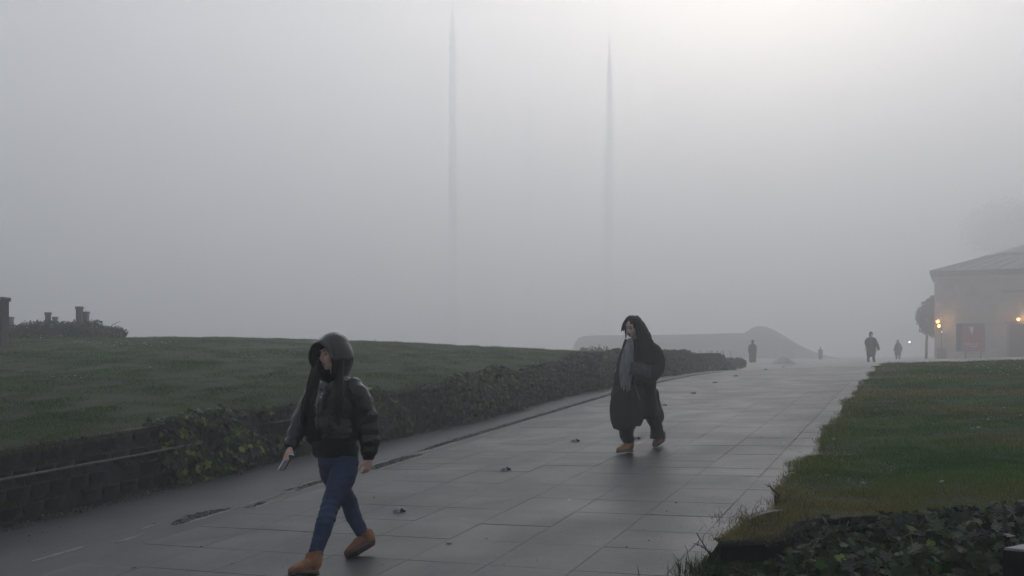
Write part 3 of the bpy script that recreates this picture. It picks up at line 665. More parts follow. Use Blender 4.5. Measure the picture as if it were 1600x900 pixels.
# ------------------------------------------------------------------ small things on lawns and path
def flower_mesh(seed):
    r = random.Random(seed); b = MB(); b.loft([(V((0, 0, 0)), .0022), (V((.006, 0, .05)), .002), (V((.01, .004, .095)), .0018)], n=5, seg=2)
    hd = V((.01, .004, .10))
    for q in range(9):
        a = q * .7; d = V((math.cos(a), math.sin(a), .5)); t = V((-math.sin(a), math.cos(a), 0)); b.add([hd - t * .004, hd + t * .004, hd + d * .017 + t * .006, hd + d * .017 - t * .006], [(0, 1, 2, 3)], 1)
    b.ell(hd + V((0, 0, .006)), (.010, .010, .008), nu=8, nv=5, mi=1); return b
o = flower_mesh(1).build('lawn_flower', [M['stem'], M['white_petal']], None); fm = o.data; bpy.data.objects.remove(o)
def flower(a, b_, side, sc_=1.0, lab=None):
    lo = 6.5; p = None
    for Y in [6.5 + i * .05 for i in range(560)]:
        q = px(a, b_, Y); s_, v_ = sv(q.x, q.y); g = left_z(s_, v_) if side == 'l' else right_z(s_, v_)
        if q.z < g + .09: p = (q.x, q.y, g); break
    if p is None: return
    o = bpy.data.objects.new('lawn_flower', fm); col.objects.link(o); o.location = p; o.rotation_euler = (random.gauss(0, .15), random.gauss(0, .15), random.random() * 6); o.scale = (sc_,) * 3
    near = (side == 'r' and b_ > 600)
    if lab: tag(o, lab, 'flower')
    else: tag(o, 'one of the tiny white flowers in the thin row across the upper left lawn' if side == 'l' else 'one of the tiny white flowers sprinkled along the crest of the right lawn', 'flower', 'row of white flowers on the upper left lawn' if side == 'l' else 'white flowers along the right lawn crest')
for i in range(34): flower(random.uniform(108, 275), 537 + random.uniform(-3.5, 4.5) + (a_ := 0), 'l', 1.1)
for a, b_, lab in ((155, 556, 'lone white flower just below the row on the upper left lawn'), (84, 590, 'first of four small white flowers low on the far left lawn'), (104, 591, 'second of four small white flowers low on the far left lawn'), (117, 589, 'third of four small white flowers low on the far left lawn'), (127, 592, 'rightmost of four small white flowers low on the far left lawn'), (238, 531, 'white flower standing highest, near the crest of the left lawn'), (234, 575, 'single white flower halfway down the left lawn'), (37, 581, 'white flower nearest the left frame edge'), (610, 571, 'white flower on the lawn above the right shoulder of the leather jacket'), (715, 541, 'tiny white flower near the middle of the left lawn crest')): flower(a, b_, 'l', 1.0, lab)
for i in range(34): flower(random.uniform(1500, 1598), 572 + random.gauss(0, 6), 'r', 1.1)
for a, b_, lab in ((1402, 573, 'white flower at the far left end of the right lawn crest'), (1568, 639, 'larger white flower head high on the right lawn near the frame edge'), (1523, 672, 'lower left of two close white flower heads in mid right lawn'), (1532, 668, 'upper right of two close white flower heads in mid right lawn'), (1546, 658, 'small white flower above the close pair in mid right lawn'), (1306, 689, 'white flower near the path edge of the right lawn'), (1349, 759, 'small white flower on the near right lawn above the ivy'), (1477, 755, 'white flower on the near right lawn right of the dry dock stalk'), (1426, 589, 'lone white flower below the left part of the right lawn crest'), (1469, 592, 'lone white flower below the middle of the right lawn crest'), (1595, 651, 'white flower touching the right frame edge')): flower(a, b_, 'r', 1.0, lab)
# tall dead stalks
for (a, b_, top_, side, lab) in ((1546, 712, 22, 'r', 'single tall pale stalk standing in the right lawn'), (1466, 790, 20, 'r', 'curled dry dock stalk on the near right lawn'), (1305, 720, 14, 'r', 'leaning straw stalk near the brown patch of the right lawn'), (264, 572, 22, 'l', 'faint pale stake like stalk standing on the left lawn')):
    for Y in [6.5 + i * .05 for i in range(560)]:
        q = px(a, b_, Y); s_, v_ = sv(q.x, q.y); g = left_z(s_, v_) if side == 'l' else right_z(s_, v_)
        if q.z < g + .01: break
    h_ = top_ / F * q.y; b = MB(); b.loft([(V((q.x, q.y, g)), .004), (V((q.x + .01, q.y, g + h_ * .5)), .0035), (V((q.x - .005, q.y, g + h_)), .002)], n=6, seg=3)
    b.ell((q.x - .005, q.y, g + h_), (.008, .008, .014), nu=8, nv=5)
    tag(b.build('dry_stalk', M['straw'], None, origin=(q.x, q.y, g)), lab, 'stalk')
# yellow and brown fallen leaves
def onpath(a, b_):
    for Y in [5.5 + i * .02 for i in range(2200)]:
        q = px(a, b_, Y)
        if q.z < gz(q.x, q.y) + .002: return V((q.x, q.y, gz(q.x, q.y)))
def onlawn(a, b_):
    for Y in [6 + i * .02 for i in range(1500)]:
        q = px(a, b_, Y); g = right_z(*sv(q.x, q.y))
        if q.z < g + .04: return V((q.x, q.y, g + .04))
def fallen(p, size, m, label, curl=.3):
    vs, fs = leaf_geo(curl); b = MB(); a = random.random() * 6
    b.add([(p.x + size * (x * math.cos(a) - (y - .4) * math.sin(a)), p.y + size * (x * math.sin(a) + (y - .4) * math.cos(a)), p.z + .006 + size * (.25 * curl + z)) for x, y, z in vs], fs)
    tag(b.build('fallen_leaf', M[m], None, smooth=False, origin=p), label, 'leaf')
for a, b_, sz, lab in ((701, 850, .028, 'dark curled leaf on the paving near the bottom middle'), (600, 757, .012, 'x'), ):
    pass
for a, b_, sz, lab in ((702, 851, .04, 'curled dead leaf on the paving at bottom middle, largest of the scraps there'), (681, 804, .022, 'small dark scrap on the paving right of the nearest metal stud'), (631, 782, .022, 'small dark scrap just above the nearest metal stud'), (885, 740, .022, 'small dark scrap on the paving right of the second metal stud'), (760, 843, .022, 'dark scrap on the paving joint at bottom middle'), (929, 844, .014, 'tiny dark crumb on the paving left of the bottom right bed'), (1250, 707, .04, 'dark leaf at the paving edge of the right lawn'), (1245, 715, .03, 'smaller dark leaf beside the right lawn edge'), (1271, 634, .025, 'dark scrap far up the paving near the right lawn'), (209, 889, .035, 'brown leaf on the worn margin at the bottom left'), (242, 819, .035, 'dark chip lying by the pale mortar left of the rubble hole'), (955, 795, .014, 'tiny dark crumb on the slabs below the black coat'), (597, 884, .022, 'dark speck on the slab right of the brown boots'), (430, 818, .015, 'dark crumb on the slab left of the blue jeans'), (403, 806, .012, 'dark crumb on the slab right of the small rubble hole')):
    fallen(onpath(a, b_), sz, 'brown_leaf', lab)
for a, b_, sz, lab in ((1292, 744, .05, 'bright yellow green leaf lying on the right lawn near the path edge'), (1237, 740, .05, 'ochre leaf on the edge of the right lawn beside the paving')):
    fallen(onlawn(a, b_), sz, 'yellow_leaf', lab)
for a, b_, sz, lab in ((723, 811, .016, 'white paper crumb right of the nearest metal stud'), (889, 782, .022, 'pale scrap on the slabs below the second metal stud'), (1226, 693, .04, 'pale scrap on the paving near the right lawn'), (1265, 636, .05, 'faint pale scrap on the far right paving')):
    p = onpath(a, b_); b = MB(); b.add([p + V((random.uniform(-1, 1) * sz, random.uniform(-1, 1) * sz, .004 + random.random() * .006)) * 1 for q in range(3)] + [p + V((sz * .6, -sz * .3, .008))], [(0, 1, 2), (1, 3, 2)]); tag(b.build('paper_scrap', M['white_petal'], None, smooth=False, origin=p), lab, 'litter')
# broken metal studs in a row
studl = ['nearest broken metal stud, front of the row on the paving', 'second metal stud in the row up the paving, bright topped', 'third metal stud, between the woman in black coat and the ivy wall', 'stud at the right hem of the black coat, fourth in the row', 'fifth stud in the row, above the black coat hem', 'sixth stud up the paved path, hazy', 'seventh stud, small and hazy, well past the black coat', 'eighth stud near the far crest of the path', 'last faint stud at the crest before the distant figures', 'dark stud hidden beyond the hem of the coat, near the black trouser leg']
for i, (a, b_) in enumerate([(624, 800), (790, 735), (899, 690), (1037, 634), (1083, 615), (1117, 598), (1149, 588), (1196, 578), (1213, 574.5), (994, 686)]):
    p = onpath(a, b_) if i not in (8,) else V((*xy(39, -5.2), gz_sv(39, -5.2)))
    t = thing('ground_stud', p, studl[i], 'metal stud', 'broken metal studs in a row along the paving', rz=math.pi / 2 - YAW + .8)
    b = MB(); r_ = .052
    P = [];
    for (rr_, h_) in ((1.0, 0), (.95, .012), (.72, .028), (.35, .036), (.0, .037)):
        for q in range(14): P.append(p + V((rr_ * r_ * 1.25 * math.cos(q * .4488), rr_ * r_ * .8 * math.sin(q * .4488), h_ + .003 * math.sin(q * 2 + i))))
    b.add(P, [(14 * j + q, 14 * j + (q + 1) % 14, 14 * j + 14 + (q + 1) % 14, 14 * j + 14 + q) for j in range(4) for q in range(14) if not (q in (11, 12) and j < 3)])
    b.build('metal_cap', M['metal'], t)
    b = MB(); b.box(p + V((.0, -.01, .012)), (.05, .04, .022), .3); b.ell(p + V((.045, -.005, .012)), (.016, .014, .012), nu=8, nv=6); b.build('broken_core', M['dark_metal'], t)
# ------------------------------------------------------------------ people
M['skin'] = mat('skin', (.52, .31, .24), .55, (.58, .36, .28), 12, .1, 90)
M['skin2'] = mat('pale_skin', (.58, .42, .35), .55, (.62, .47, .40), 12, .1, 90)
M['lips'] = mat('lips', (.24, .075, .065), .5)
M['eye'] = mat('dark_eye', (.012, .01, .01), .3)
M['hair'] = mat('dark_hair', (.006, .0045, .004), .5, (.016, .010, .008), 5, .5, 30, stretch=(30, 30, 1.5), spec=.12)
M['hair2'] = mat('black_hair', (.006, .006, .006), .5, (.014, .013, .012), 5, .5, 30, stretch=(30, 30, 1.5), spec=.12)
M['leather'] = mat('black_leather', (.002, .0022, .0022), .24, (.004, .0045, .004), 6, .45, 24, spec=.38)
M['denim'] = mat('blue_denim', (.009, .021, .055), .85, (.019, .041, .092), 5, .3, 160, contrast=(.3, .7))
M['suede'] = mat('tan_suede', (.17, .072, .030), .95, (.26, .118, .055), 9, .3, 120)
M['sole'] = mat('rubber_sole', (.055, .035, .022), .7, (.085, .055, .035), 12)
M['wool'] = mat('black_wool', (.008, .008, .0085), .95, (.013, .013, .0135), 14, .35, 130)
M['trouser'] = mat('black_trouser', (.007, .007, .008), .9, (.011, .011, .012), 10, .3, 80)
M['scarf'] = mat('grey_scarf', (.12, .12, .125), .95, (.24, .24, .245), 22, .4, 90, stretch=(1, 1, .25))
M['quilt'] = mat('quilted_bag', (.022, .02, .025), .6, (.055, .048, .06), 30, .4, 60)
M['chrome'] = mat('silver_metal', (.55, .55, .56), .25, metal=1)
M['phone'] = mat('phone_case', (.01, .011, .015), .3)
M['phone_edge'] = mat('pale_phone_edge', (.6, .75, .85), .3)
M['sock'] = mat('white_sock', (.7, .7, .7), .9)
M['hazecoat'] = mat('dark_coat', (.012, .012, .013), .9)
UP = V((0, 0, 1))
def head(sh, C, fd, side, up, k=1.0):
    """skull, jaw, nose, brow, cheeks, lips, ears; C = centre of the skull, fd = where the face points"""
    A = (side, fd, up); p = lambda s, f, u: C + (side * s + fd * f + up * u) * k
    sh.ell(p(0, -.010, .012), (.076 * k, .096 * k, .098 * k), A, 24, 16)
    sh.ell(p(0, .028, -.045), (.056 * k, .060 * k, .072 * k), A, 24, 16)
    sh.ell(p(0, .058, -.098), (.024 * k, .022 * k, .020 * k), A)
    for q in (-1, 1):
        sh.ell(p(.036 * q, .060, -.038), (.022 * k, .020 * k, .024 * k), A)
        sh.ell(p(.030 * q, .078, .022), (.024 * k, .010 * k, .009 * k), A)
        sh.ell(p(.077 * q, -.010, -.020), (.010 * k, .020 * k, .031 * k), A)
        sh.ell(p(.011 * q, .094, -.047), (.009 * k, .010 * k, .008 * k), A)
        sh.loft([(p(.045 * q, .01, -.06), .02 * k), (p(.03 * q, .055, -.09), .018 * k)], n=10, seg=2)
    sh.loft([(p(0, .080, .018), .008 * k, .010 * k), (p(0, .095, -.010), .009 * k, .010 * k), (p(0, .108, -.040), .012 * k, .011 * k)], side=side, n=10, seg=3)
    sh.loft([(p(-.020, .080, -.069), .005 * k), (p(0, .088, -.068), .008 * k), (p(.020, .080, -.069), .005 * k)], n=8, seg=3)
    sh.loft([(p(-.017, .079, -.078), .005 * k), (p(0, .085, -.079), .008 * k), (p(.017, .079, -.078), .005 * k)], n=8, seg=3)
    return p
def hand(sh, W, d, n_, tb, curl=(25, 30, 20), s=1.0, thumb=(.55, .75, .3)):
    """palm, five separate bent fingers; d along the hand, n_ palm side, tb towards the thumb"""
    d = d.normalized(); n_ = (n_ - d * n_.dot(d)).normalized(); t = (tb - d * tb.dot(d) - n_ * tb.dot(n_)).normalized()
    sh.loft([(W - d * .05 * s, .026 * s, .021 * s), (W, .028 * s, .019 * s), (W + d * .045 * s, .038 * s, .017 * s), (W + d * .088 * s, .040 * s, .014 * s)], side=t, n=16, seg=4)
    for i, (off, ln, r_) in enumerate(((.029, .070, .0088), (.010, .079, .0092), (-.010, .073, .0088), (-.029, .058, .0078))):
        b = W + d * (.084 - abs(off) * .12) * s + t * off * s; pts = [(b - d * .012 * s, r_ * s)]; cur = b; ang = 0; dirv = d
        for j, (fr_, c) in enumerate(zip((.44, .31, .25), curl)):
            ang += math.radians(c + 3 * i); dirv = (d * math.cos(ang) + n_ * math.sin(ang)).normalized(); cur = cur + dirv * ln * fr_ * s; pts.append((cur, r_ * s * (.95 - .1 * j)))
        sh.loft(pts, n=10, seg=3)
    b = W + d * .022 * s + t * .026 * s; td = (d * thumb[0] + t * thumb[1] + n_ * thumb[2]).normalized(); t2 = (td * .7 + d * .6 + n_ * .25).normalized()
    sh.loft([(b - td * .012 * s, .013 * s), (b + td * .032 * s, .0115 * s), (b + td * .032 * s + t2 * .03 * s, .010 * s), (b + td * .032 * s + t2 * .052 * s, .007 * s)], n=10, seg=3)
def limb(sh, pts, n=18, seg=5, mod=None, side=None): sh.loft(pts, n=n, seg=seg, mod=mod, side=side)
def boot(root, H, T, top, rtop, label=None, k=1.0):
    """ankle boot: H heel bottom, T toe bottom, top centre of the shaft opening"""
    ax = (T - H); L_ = ax.length; ax = ax.normalized(); s_ = ax.cross(top - H).normalized(); u = s_.cross(ax).normalized()
    sh = MB(); P = []
    for (t, hw, ht) in ((.0, .026, .06), (.05, .034, .088), (.22, .038, .10), (.42, .039, .098), (.6, .044, .078), (.8, .046, .062), (.95, .036, .046), (1.0, .02, .03)):
        c = H + ax * (t * L_) + u * (.012 + ht * .5) * k; P.append((c, hw * k, ht * .5 * k))
    sh.loft(P, side=s_, n=20, seg=4, level=ax)
    sh.loft([(H + ax * L_ * .24 + u * .05 * k, .040 * k, .050 * k), (H.lerp(T, .24) + (top - H.lerp(T, .24)) * .55, rtop * 1.04, rtop * 1.08), (top - (top - H).normalized() * .01, rtop, rtop * 1.05), (top, rtop, rtop * 1.05)], side=s_, n=20, seg=4)
    sh.loft([(top - (top - H).normalized() * .016, rtop * 1.07, rtop * 1.12), (top, rtop * 1.06, rtop * 1.1)], side=s_, n=20, seg=2)
    o = sh.build('boot', M['suede'], root, origin=H, remesh=.0048, smo=4, wob=lambda c, q: .0022 * noise.noise(c * 28) + .001 * noise.noise(c * 70))
    if label: o['label'] = label
    so = MB(); ring = []
    for (t, hw) in ((-.005, .020), (.0, .030), (.1, .038), (.3, .040), (.5, .043), (.7, .048), (.88, .046), (.97, .034), (1.01, .016)):
        ring.append((t, hw))
    P = []
    for lvl, g_ in ((0, .97), (.002, 1.0), (.020, 1.02), (.026, .98)):
        for (t, hw) in ring: P.append(H + ax * t * L_ + u * lvl * k + s_ * hw * g_ * k)
        for (t, hw) in reversed(ring): P.append(H + ax * t * L_ + u * lvl * k - s_ * hw * g_ * k)
    m_ = len(ring) * 2; so.add(P, [(m_ * j + q, m_ * j + (q + 1) % m_, m_ * j + m_ + (q + 1) % m_, m_ * j + m_ + q) for j in range(3) for q in range(m_)] + [tuple(reversed(range(m_))), tuple(3 * m_ + q for q in range(m_))])
    b_ = so.build('sole', M['sole'], o, origin=H)
    # side seam
    sm = MB(); q0 = H + ax * L_ * .28 + s_ * .0405 * k + u * .03; q1 = top + s_ * rtop * 1.03 * k
    for sg in (1, -1):
        a0 = H + ax * L_ * .30 + s_ * .041 * k * sg + u * .03 * k; a1 = top + (s_ * rtop * 1.06) * sg; sm.loft([(a0, .003), ((a0 + a1) / 2 + s_ * .004 * sg, .003), (a1, .003)], n=6, seg=3)
    sm.build('seam', M['sole'], o)
    return o
def lock(sh, pts, r_, n=7):
    sh.loft([(p, r_ * f, r_ * f * .55) for p, f in pts], n=n, seg=5)

# ---- woman in the black leather puffer, at the left foreground
Y0 = 6.95
f1 = V((-.66, -.75, 0)).normalized(); L1 = V((-f1.y, f1.x, 0)) * -1       # her own left lies to the right and nearer
L1 = V((.75, -.66, 0)).normalized()
gx = px(520, 700, Y0); W1 = thing('person', (gx.x, Y0, gz(gx.x, Y0)), 'woman striding in a shiny black hooded puffer jacket, blue jeans and tan ankle boots', 'person')
b = MB()
fd = V((-.72, -.69, -.06)).normalized(); sdv = V((.69, -.72, 0)).normalized(); upv = sdv.cross(fd); upv = upv if upv.z > 0 else -upv
C = px(520.5, 552, Y0 - .05); hp = head(b, C, fd, sdv, upv, .98)
nk = px(529, 603, Y0); b.loft([(C - upv * .05 - fd * .015, .05, .05), (nk, .053, .05), (nk - UP * .08, .08, .07)], n=18, seg=4)
ch = px(528, 640, Y0); wa = px(526, 690, Y0); pe = px(529, 722, Y0)
b.loft([(nk - UP * .03, .09, .07), (ch, .15, .10), (wa, .13, .095), (pe, .145, .105), (pe - UP * .06, .12, .09)], side=L1, n=24, seg=4)
shL, elL, wrL = px(560, 612, Y0 - .12), px(577, 664, Y0 - .06), px(575, 716, Y0 - .10)
shR, elR, wrR = px(492, 612, Y0 + .10), px(469, 660, Y0 + .02), px(454, 700, Y0 - .16)
for a_, e_, w_ in ((shL, elL, wrL), (shR, elR, wrR)): limb(b, [(a_, .045), (a_.lerp(e_, .5), .04), (e_, .034), (e_.lerp(w_, .5), .031), (w_, .024)])
hand(b, px(575.5, 717, Y0 - .10), V((-.06, -.05, -1)), V((-.75, .5, 0)), V((-.6, -.8, 0)), (40, 50, 35), .92)
dR = (px(443, 719, Y0 - .27) - wrR).normalized()
hand(b, wrR + dR * .01, dR, V((.75, .2, -.55)), V((-.3, -.9, .2)), (22, 30, 25), .95, (.8, .4, .45))
hL, kL, aL = px(543, 726, Y0 - .07), px(515.5, 792, Y0 - .27), px(491, 868, 6.50)
hR, kR, aR = px(516, 726, Y0 + .07), px(546, 786, Y0 + .10), px(569.5, 842, Y0 + .06)
for a_, e_, w_ in ((hL, kL, aL), (hR, kR, aR)): limb(b, [(a_, .065), (a_.lerp(e_, .5), .055), (e_, .04), (e_.lerp(w_, .4), .034), (w_, .026)])
body = b.build('body', M['skin'], W1, remesh=.0052, smo=2)
b = MB()
for q in (-1, 1): b.ell(hp(.030 * q, .084, .000), (.0125, .006, .0055), (sdv, fd, upv), 10, 6)
b.build('eye', M['eye'], W1)
b = MB(); 
for q in (-1, 1): b.loft([(hp(.014 * q, .094, .020), .003), (hp(.030 * q, .091, .025), .0035), (hp(.047 * q, .078, .019), .002)], n=6, seg=3)
b.build('eyebrow', M['hair'], W1)
b = MB(); b.loft([(hp(-.019, .086, -.070), .003), (hp(0, .095, -.069), .0055), (hp(.019, .086, -.070), .003)], n=8, seg=3); b.loft([(hp(-.015, .086, -.079), .003), (hp(0, .093, -.080), .0055), (hp(.015, .086, -.079), .003)], n=8, seg=3); b.build('lips', M['lips'], W1)
# jeans
def wrk(amp, c0, wd): return lambda t, ph, ac: 1 + .012 * math.sin(ac * 60 + 2 * math.cos(ph)) + amp * math.exp(-((t - c0) / wd) ** 2) * math.sin(ac * 210 + 1.6 * math.sin(ph + 1))
b = MB()
b.loft([(px(528, 694, Y0), .150, .115), (px(528, 712, Y0), .165, .125), (px(529, 730, Y0), .165, .125), (px(530, 742, Y0), .10, .085)], side=L1, n=28, seg=4)
limb(b, [(px(541, 716, Y0 - .06), .088, .10), (px(536, 742, Y0 - .10), .094, .098), (px(525.5, 768, Y0 - .19), .080, .082), (kL, .063, .066), (px(507.5, 818, Y0 - .36), .063, .064), (px(500, 842, 6.55), .054, .055), (px(492.5, 865, 6.49), .046, .048)], n=24, seg=7, mod=wrk(.075, .56, .13))
limb(b, [(px(516, 716, Y0 + .06), .086, .10), (px(520.5, 742, Y0 + .07), .088, .092), (px(533, 766, Y0 + .09), .075, .076), (kR, .062, .064), (px(552, 806, Y0 + .09), .058, .060), (px(561, 823, Y0 + .08), .050, .052), (px(568, 838, Y0 + .06), .044, .046)], n=24, seg=7, mod=wrk(.03, .6, .15))
b.build('jeans', M['denim'], W1, remesh=.0058, smo=3, wob=lambda c, q: .004 * noise.noise(V((c.x * 9, c.y * 9, c.z * 26))) + .0022 * noise.noise(c * 45))
# boots
def nudge(p, dz): return p + V((0, 0, dz))
Hf = px(495, 905, 6.42); Hf.z = gz(Hf.x, Hf.y) + .004; Tf = px(455, 892, 6.23); Tf.z = gz(Tf.x, Tf.y) + .062
boot(W1, Hf, Tf, px(491, 865, 6.49), .056, 'front tan boot landing on its heel')
Tr = px(543, 877, 6.86); Tr.z = gz(Tr.x, Tr.y) + .006; Hr = px(586, 861, 7.0); Hr.z = gz(Hr.x, Hr.y) + .075
boot(W1, Hr, Tr, px(570.5, 836, Y0 + .08), .056, 'rear tan boot pushing off from the toe')
b = MB(); b.loft([(px(573, 842, Y0 + .08), .040), (px(571, 830.5, Y0 + .08), .036)], n=12, seg=2); b.build('sock', M['sock'], W1)
# jacket
def puff(per, amp, ph0=0):
    return lambda t, ph, ac: 1 - amp * (1 - abs(math.sin(math.pi * (ac + ph0) / per)) ** .45) + .014 * math.sin(3 * ph + ac * 14) + .010 * math.sin(5 * ph - ac * 31)
b = MB()
b.loft([(px(534, 588, Y0 + .02), .085, .080), (px(531, 596, Y0 + .01), .125, .105), (px(529, 606, Y0), .175, .125), (px(527.5, 624, Y0), .195, .150), (px(525.5, 648, Y0), .200, .165), (px(523, 672, Y0 - .01), .205, .172), (px(524, 692, Y0), .200, .165), (px(527, 704, Y0), .180, .150), (px(528.5, 711, Y0), .165, .135), (px(528.5, 714, Y0), .150, .12)], side=L1, n=40, seg=6, mod=puff(.175, .10, .04))
b.loft([(px(546, 603, Y0 - .05), .078), (px(558, 615, Y0 - .09), .086), (px(570, 640, Y0 - .09), .080), (px(575.5, 662, Y0 - .08), .078), (px(577, 686, Y0 - .09), .078), (px(576, 704, Y0 - .10), .068), (px(575.5, 713, Y0 - .10), .048), (px(575.5, 719, Y0 - .10), .043)], n=26, seg=7, mod=puff(.085, .13, .02))
b.loft([(px(501, 604, Y0 + .10), .070), (px(489, 620, Y0 + .10), .078), (px(476, 646, Y0 + .04), .074), (px(466, 668, Y0 - .04), .070), (px(459, 685, Y0 - .10), .064), (px(454.5, 697, Y0 - .15), .050), (px(452.5, 702, Y0 - .165), .038)], n=26, seg=7, mod=puff(.095, .12))
b.loft([(px(497, 682, Y0 - .02), .095, .08), (px(492, 694, Y0 - .02), .07, .06)], n=18, seg=3)
jk = b.build('jacket', M['leather'], W1, remesh=.0062, smo=3, wob=lambda c, q: .009 * noise.noise(V((c.x * 10, c.y * 10, c.z * 17))) + .0055 * abs(noise.noise(V((c.x * 24, c.y * 24, c.z * 32)))) - .003)
# zips: bright teeth by the neck
b = MB(); b.loft([(px(502, 619, Y0 - .22), .004), (px(504, 614, Y0 - .22), .004)], n=6, seg=1); b.ell(px(501.5, 621, Y0 - .22), (.007, .004, .010), nu=8, nv=6); b.ell(px(486.5, 628, Y0 - .16), (.006, .004, .006), nu=8, nv=6)
b.build('zip_pull', M['chrome'], jk)
b = MB(); b.loft([(px(505, 612, Y0 - .19), .0035), (px(498, 628, Y0 - .215), .0035), (px(497, 660, Y0 - .19), .0035), (px(501, 706, Y0 - .15), .0035)], n=6, seg=5); b.build('zip', M['leather'], jk)
# hood: outer shell, rim band and dark lining, open towards the face
hd = V((-.52, -.85, .0)).normalized(); hs2 = V((.85, -.52, 0)).normalized(); hu = V((0, 0, 1))
HC = px(519, 561, Y0 - .02)
def hring(dep, rs, ru, du, tilt, sh=1.0):
    rs *= .95; ru *= .96; c = HC + hd * dep + hu * du; return [c + hs2 * (rs * math.cos(a)) + hu * (ru * math.sin(a)) + hd * (tilt * math.sin(a)) for a in [2 * math.pi * q / 36 for q in range(36)]]
outer = [(-.165, .02, .03, .0, 0), (-.16, .055, .080, .0, 0), (-.14, .096, .140, .002, .0), (-.10, .115, .168, .006, .0), (-.05, .124, .182, .008, .005), (.0, .130, .187, .004, .012), (.045, .122, .172, -.004, .02), (.075, .122, .158, -.010, .028), (.083, .117, .151, -.010, .03), (.090, .123, .155, -.012, .032), (.112, .121, .148, -.017, .038), (.124, .116, .141, -.020, .040)]
inner = [(.120, .107, .131, -.020, .040), (.08, .104, .138, -.014, .03), (.0, .106, .162, .0, .01), (-.08, .096, .146, .006, 0), (-.13, .05, .08, .0, 0)]
P = []
for r_ in outer + inner:
    for p in hring(*r_):
        q_ = (HC.z - p.z) / .18; p = p - hs2 * ((p - HC).dot(hs2) * .22 * max(0, q_) ** 1.5)
        p = p + hu * (.012 * max(0, -q_) ** 2)
        w_ = .010 * noise.noise(p * 9) + .006 * noise.noise(p * 22); P.append(p + (p - HC).normalized() * w_)
nr = len(outer) + len(inner); b = MB(); b.add(P, [(36 * j + q, 36 * j + (q + 1) % 36, 36 * j + 36 + (q + 1) % 36, 36 * j + 36 + q) for j in range(nr - 1) for q in range(36)] + [tuple(range(36)), tuple(36 * (nr - 1) + q for q in range(36))])
o = b.build('hood', M['leather'], W1); m_ = o.modifiers.new('s', 'SUBSURF'); m_.levels = m_.render_levels = 1
b = MB()
for (a0, da) in ((.078, 0), (.098, 0)):
    ring = hring(a0, .1225, .156 if a0 < .09 else .151, -.013 if a0 < .09 else -.016, .028 if a0 < .09 else .034); b.loft([(p, .0032) for p in ring + ring[:1]], n=6, seg=1, caps=False)
b.build('stitching', M['leather'], o)
# long dark hair out of the hood, down both sides of the chest
b = MB(); rh = random.Random(5)
for q in range(60):
    lft = q % 2 == 0; t = rh.random()
    if lft: pts = [px(492 + 7 * t, 546 + 6 * t, Y0 + .03), px(488 + 9 * t, 575, Y0 - .05), px(483 + 14 * t + rh.gauss(0, 1.5), 602, Y0 - .13), px(476 + 14 * t + 3 * rh.gauss(0, 1), 628, Y0 - .17 - .03 * t), px(471 + 14 * t + 3 * rh.gauss(0, 1), rh.uniform(640, 676), Y0 - .17)]
    else: pts = [px(532 + 3 * t, 546 + 6 * t, Y0 - .06), px(531 + 5 * t, 572, Y0 - .11), px(522 + 12 * t, 602, Y0 - .17), px(521 + 13 * t + 2 * rh.gauss(0, 1), 630, Y0 - .205), px(522 + 11 * t + 2 * rh.gauss(0, 1), rh.uniform(638, 668), Y0 - .19)]
    lock(b, list(zip(pts, (1, 1.2, 1.0, .6, .1))), .009)
for q in range(12):
    t = q / 11; pts = [px(508 + 5 * t, 541, Y0 - .07), px(503 + 11 * t, 539 - 2 * math.sin(3.14 * t), Y0 - .13), px(500 + 21 * t, 547 - 4 * math.sin(3.14 * t), Y0 - .11)]; lock(b, list(zip(pts, (1, 1, .6))), .013)
b.build('hair', M['hair'], W1)
# phone in her right hand
pc = px(447, 722.5, Y0 - .27); La = V((-.42, -.42, -.80)).normalized(); Wa = V((.70, -.35, .35)); Wa = (Wa - La * Wa.dot(La)).normalized(); Na = La.cross(Wa).normalized()
def slab3(b, c, a, w_, n_, l, wd, th, mi=0):
    P = [c + a * (i * l / 2) + w_ * (j * wd / 2) + n_ * (k * th / 2) for k in (-1, 1) for (i, j) in ((-1, -1), (1, -1), (1, 1), (-1, 1))]; b.add(P, [(3, 2, 1, 0), (4, 5, 6, 7), (0, 1, 5, 4), (1, 2, 6, 5), (2, 3, 7, 6), (3, 0, 4, 7)], mi)
t = thing('mobile_phone', pc, 'dark phone with pale blue edge held by the leather jacket woman', 'phone')
b = MB(); slab3(b, pc, La, Wa, Na, .125, .066, .009); b.build('case', M['phone'], t, smooth=False)
b = MB(); slab3(b, pc - Wa * .035, La, Wa, Na, .128, .010, .012); slab3(b, pc - La * .064, La, Wa, Na, .008, .072, .012); b.build('edge', M['phone_edge'], t, smooth=False)

# ---- woman in the long black coat, further up the path
Y0 = 11.75; S = Y0 / F
f2 = V((-.42, -.90, 0)).normalized(); L2 = V((.90, -.42, 0))
gx = px(1000, 700, Y0); W2 = thing('person', (gx.x, Y0, gz(gx.x, Y0)), 'woman with long black hair walking in a long black coat and grey scarf', 'person')
fd = V((-.50, -.80, -.36)).normalized(); sdv = V((.85, -.53, 0)).normalized(); upv = sdv.cross(fd); upv = upv if upv.z > 0 else -upv; upv.normalize()
b = MB(); C = px(986, 509.5, Y0 - .07); hp = head(b, C, fd, sdv, upv, 1.0)
nk = px(994, 533, Y0); b.loft([(C - upv * .05 - fd * .02, .052, .05), (nk, .055, .052), (nk - UP * .08, .08, .07)], n=18, seg=4)
b.loft([(nk - UP * .03, .09, .07), (px(997, 556, Y0), .15, .10), (px(996, 590, Y0), .13, .095), (px(997, 615, Y0), .145, .105), (px(998, 622, Y0), .12, .09)], side=L2, n=24, seg=4)
wr2 = px(1000, 592, Y0 - .30); el2 = px(1030, 575, Y0 - .10); sh2 = px(1021, 548, Y0 - .02)
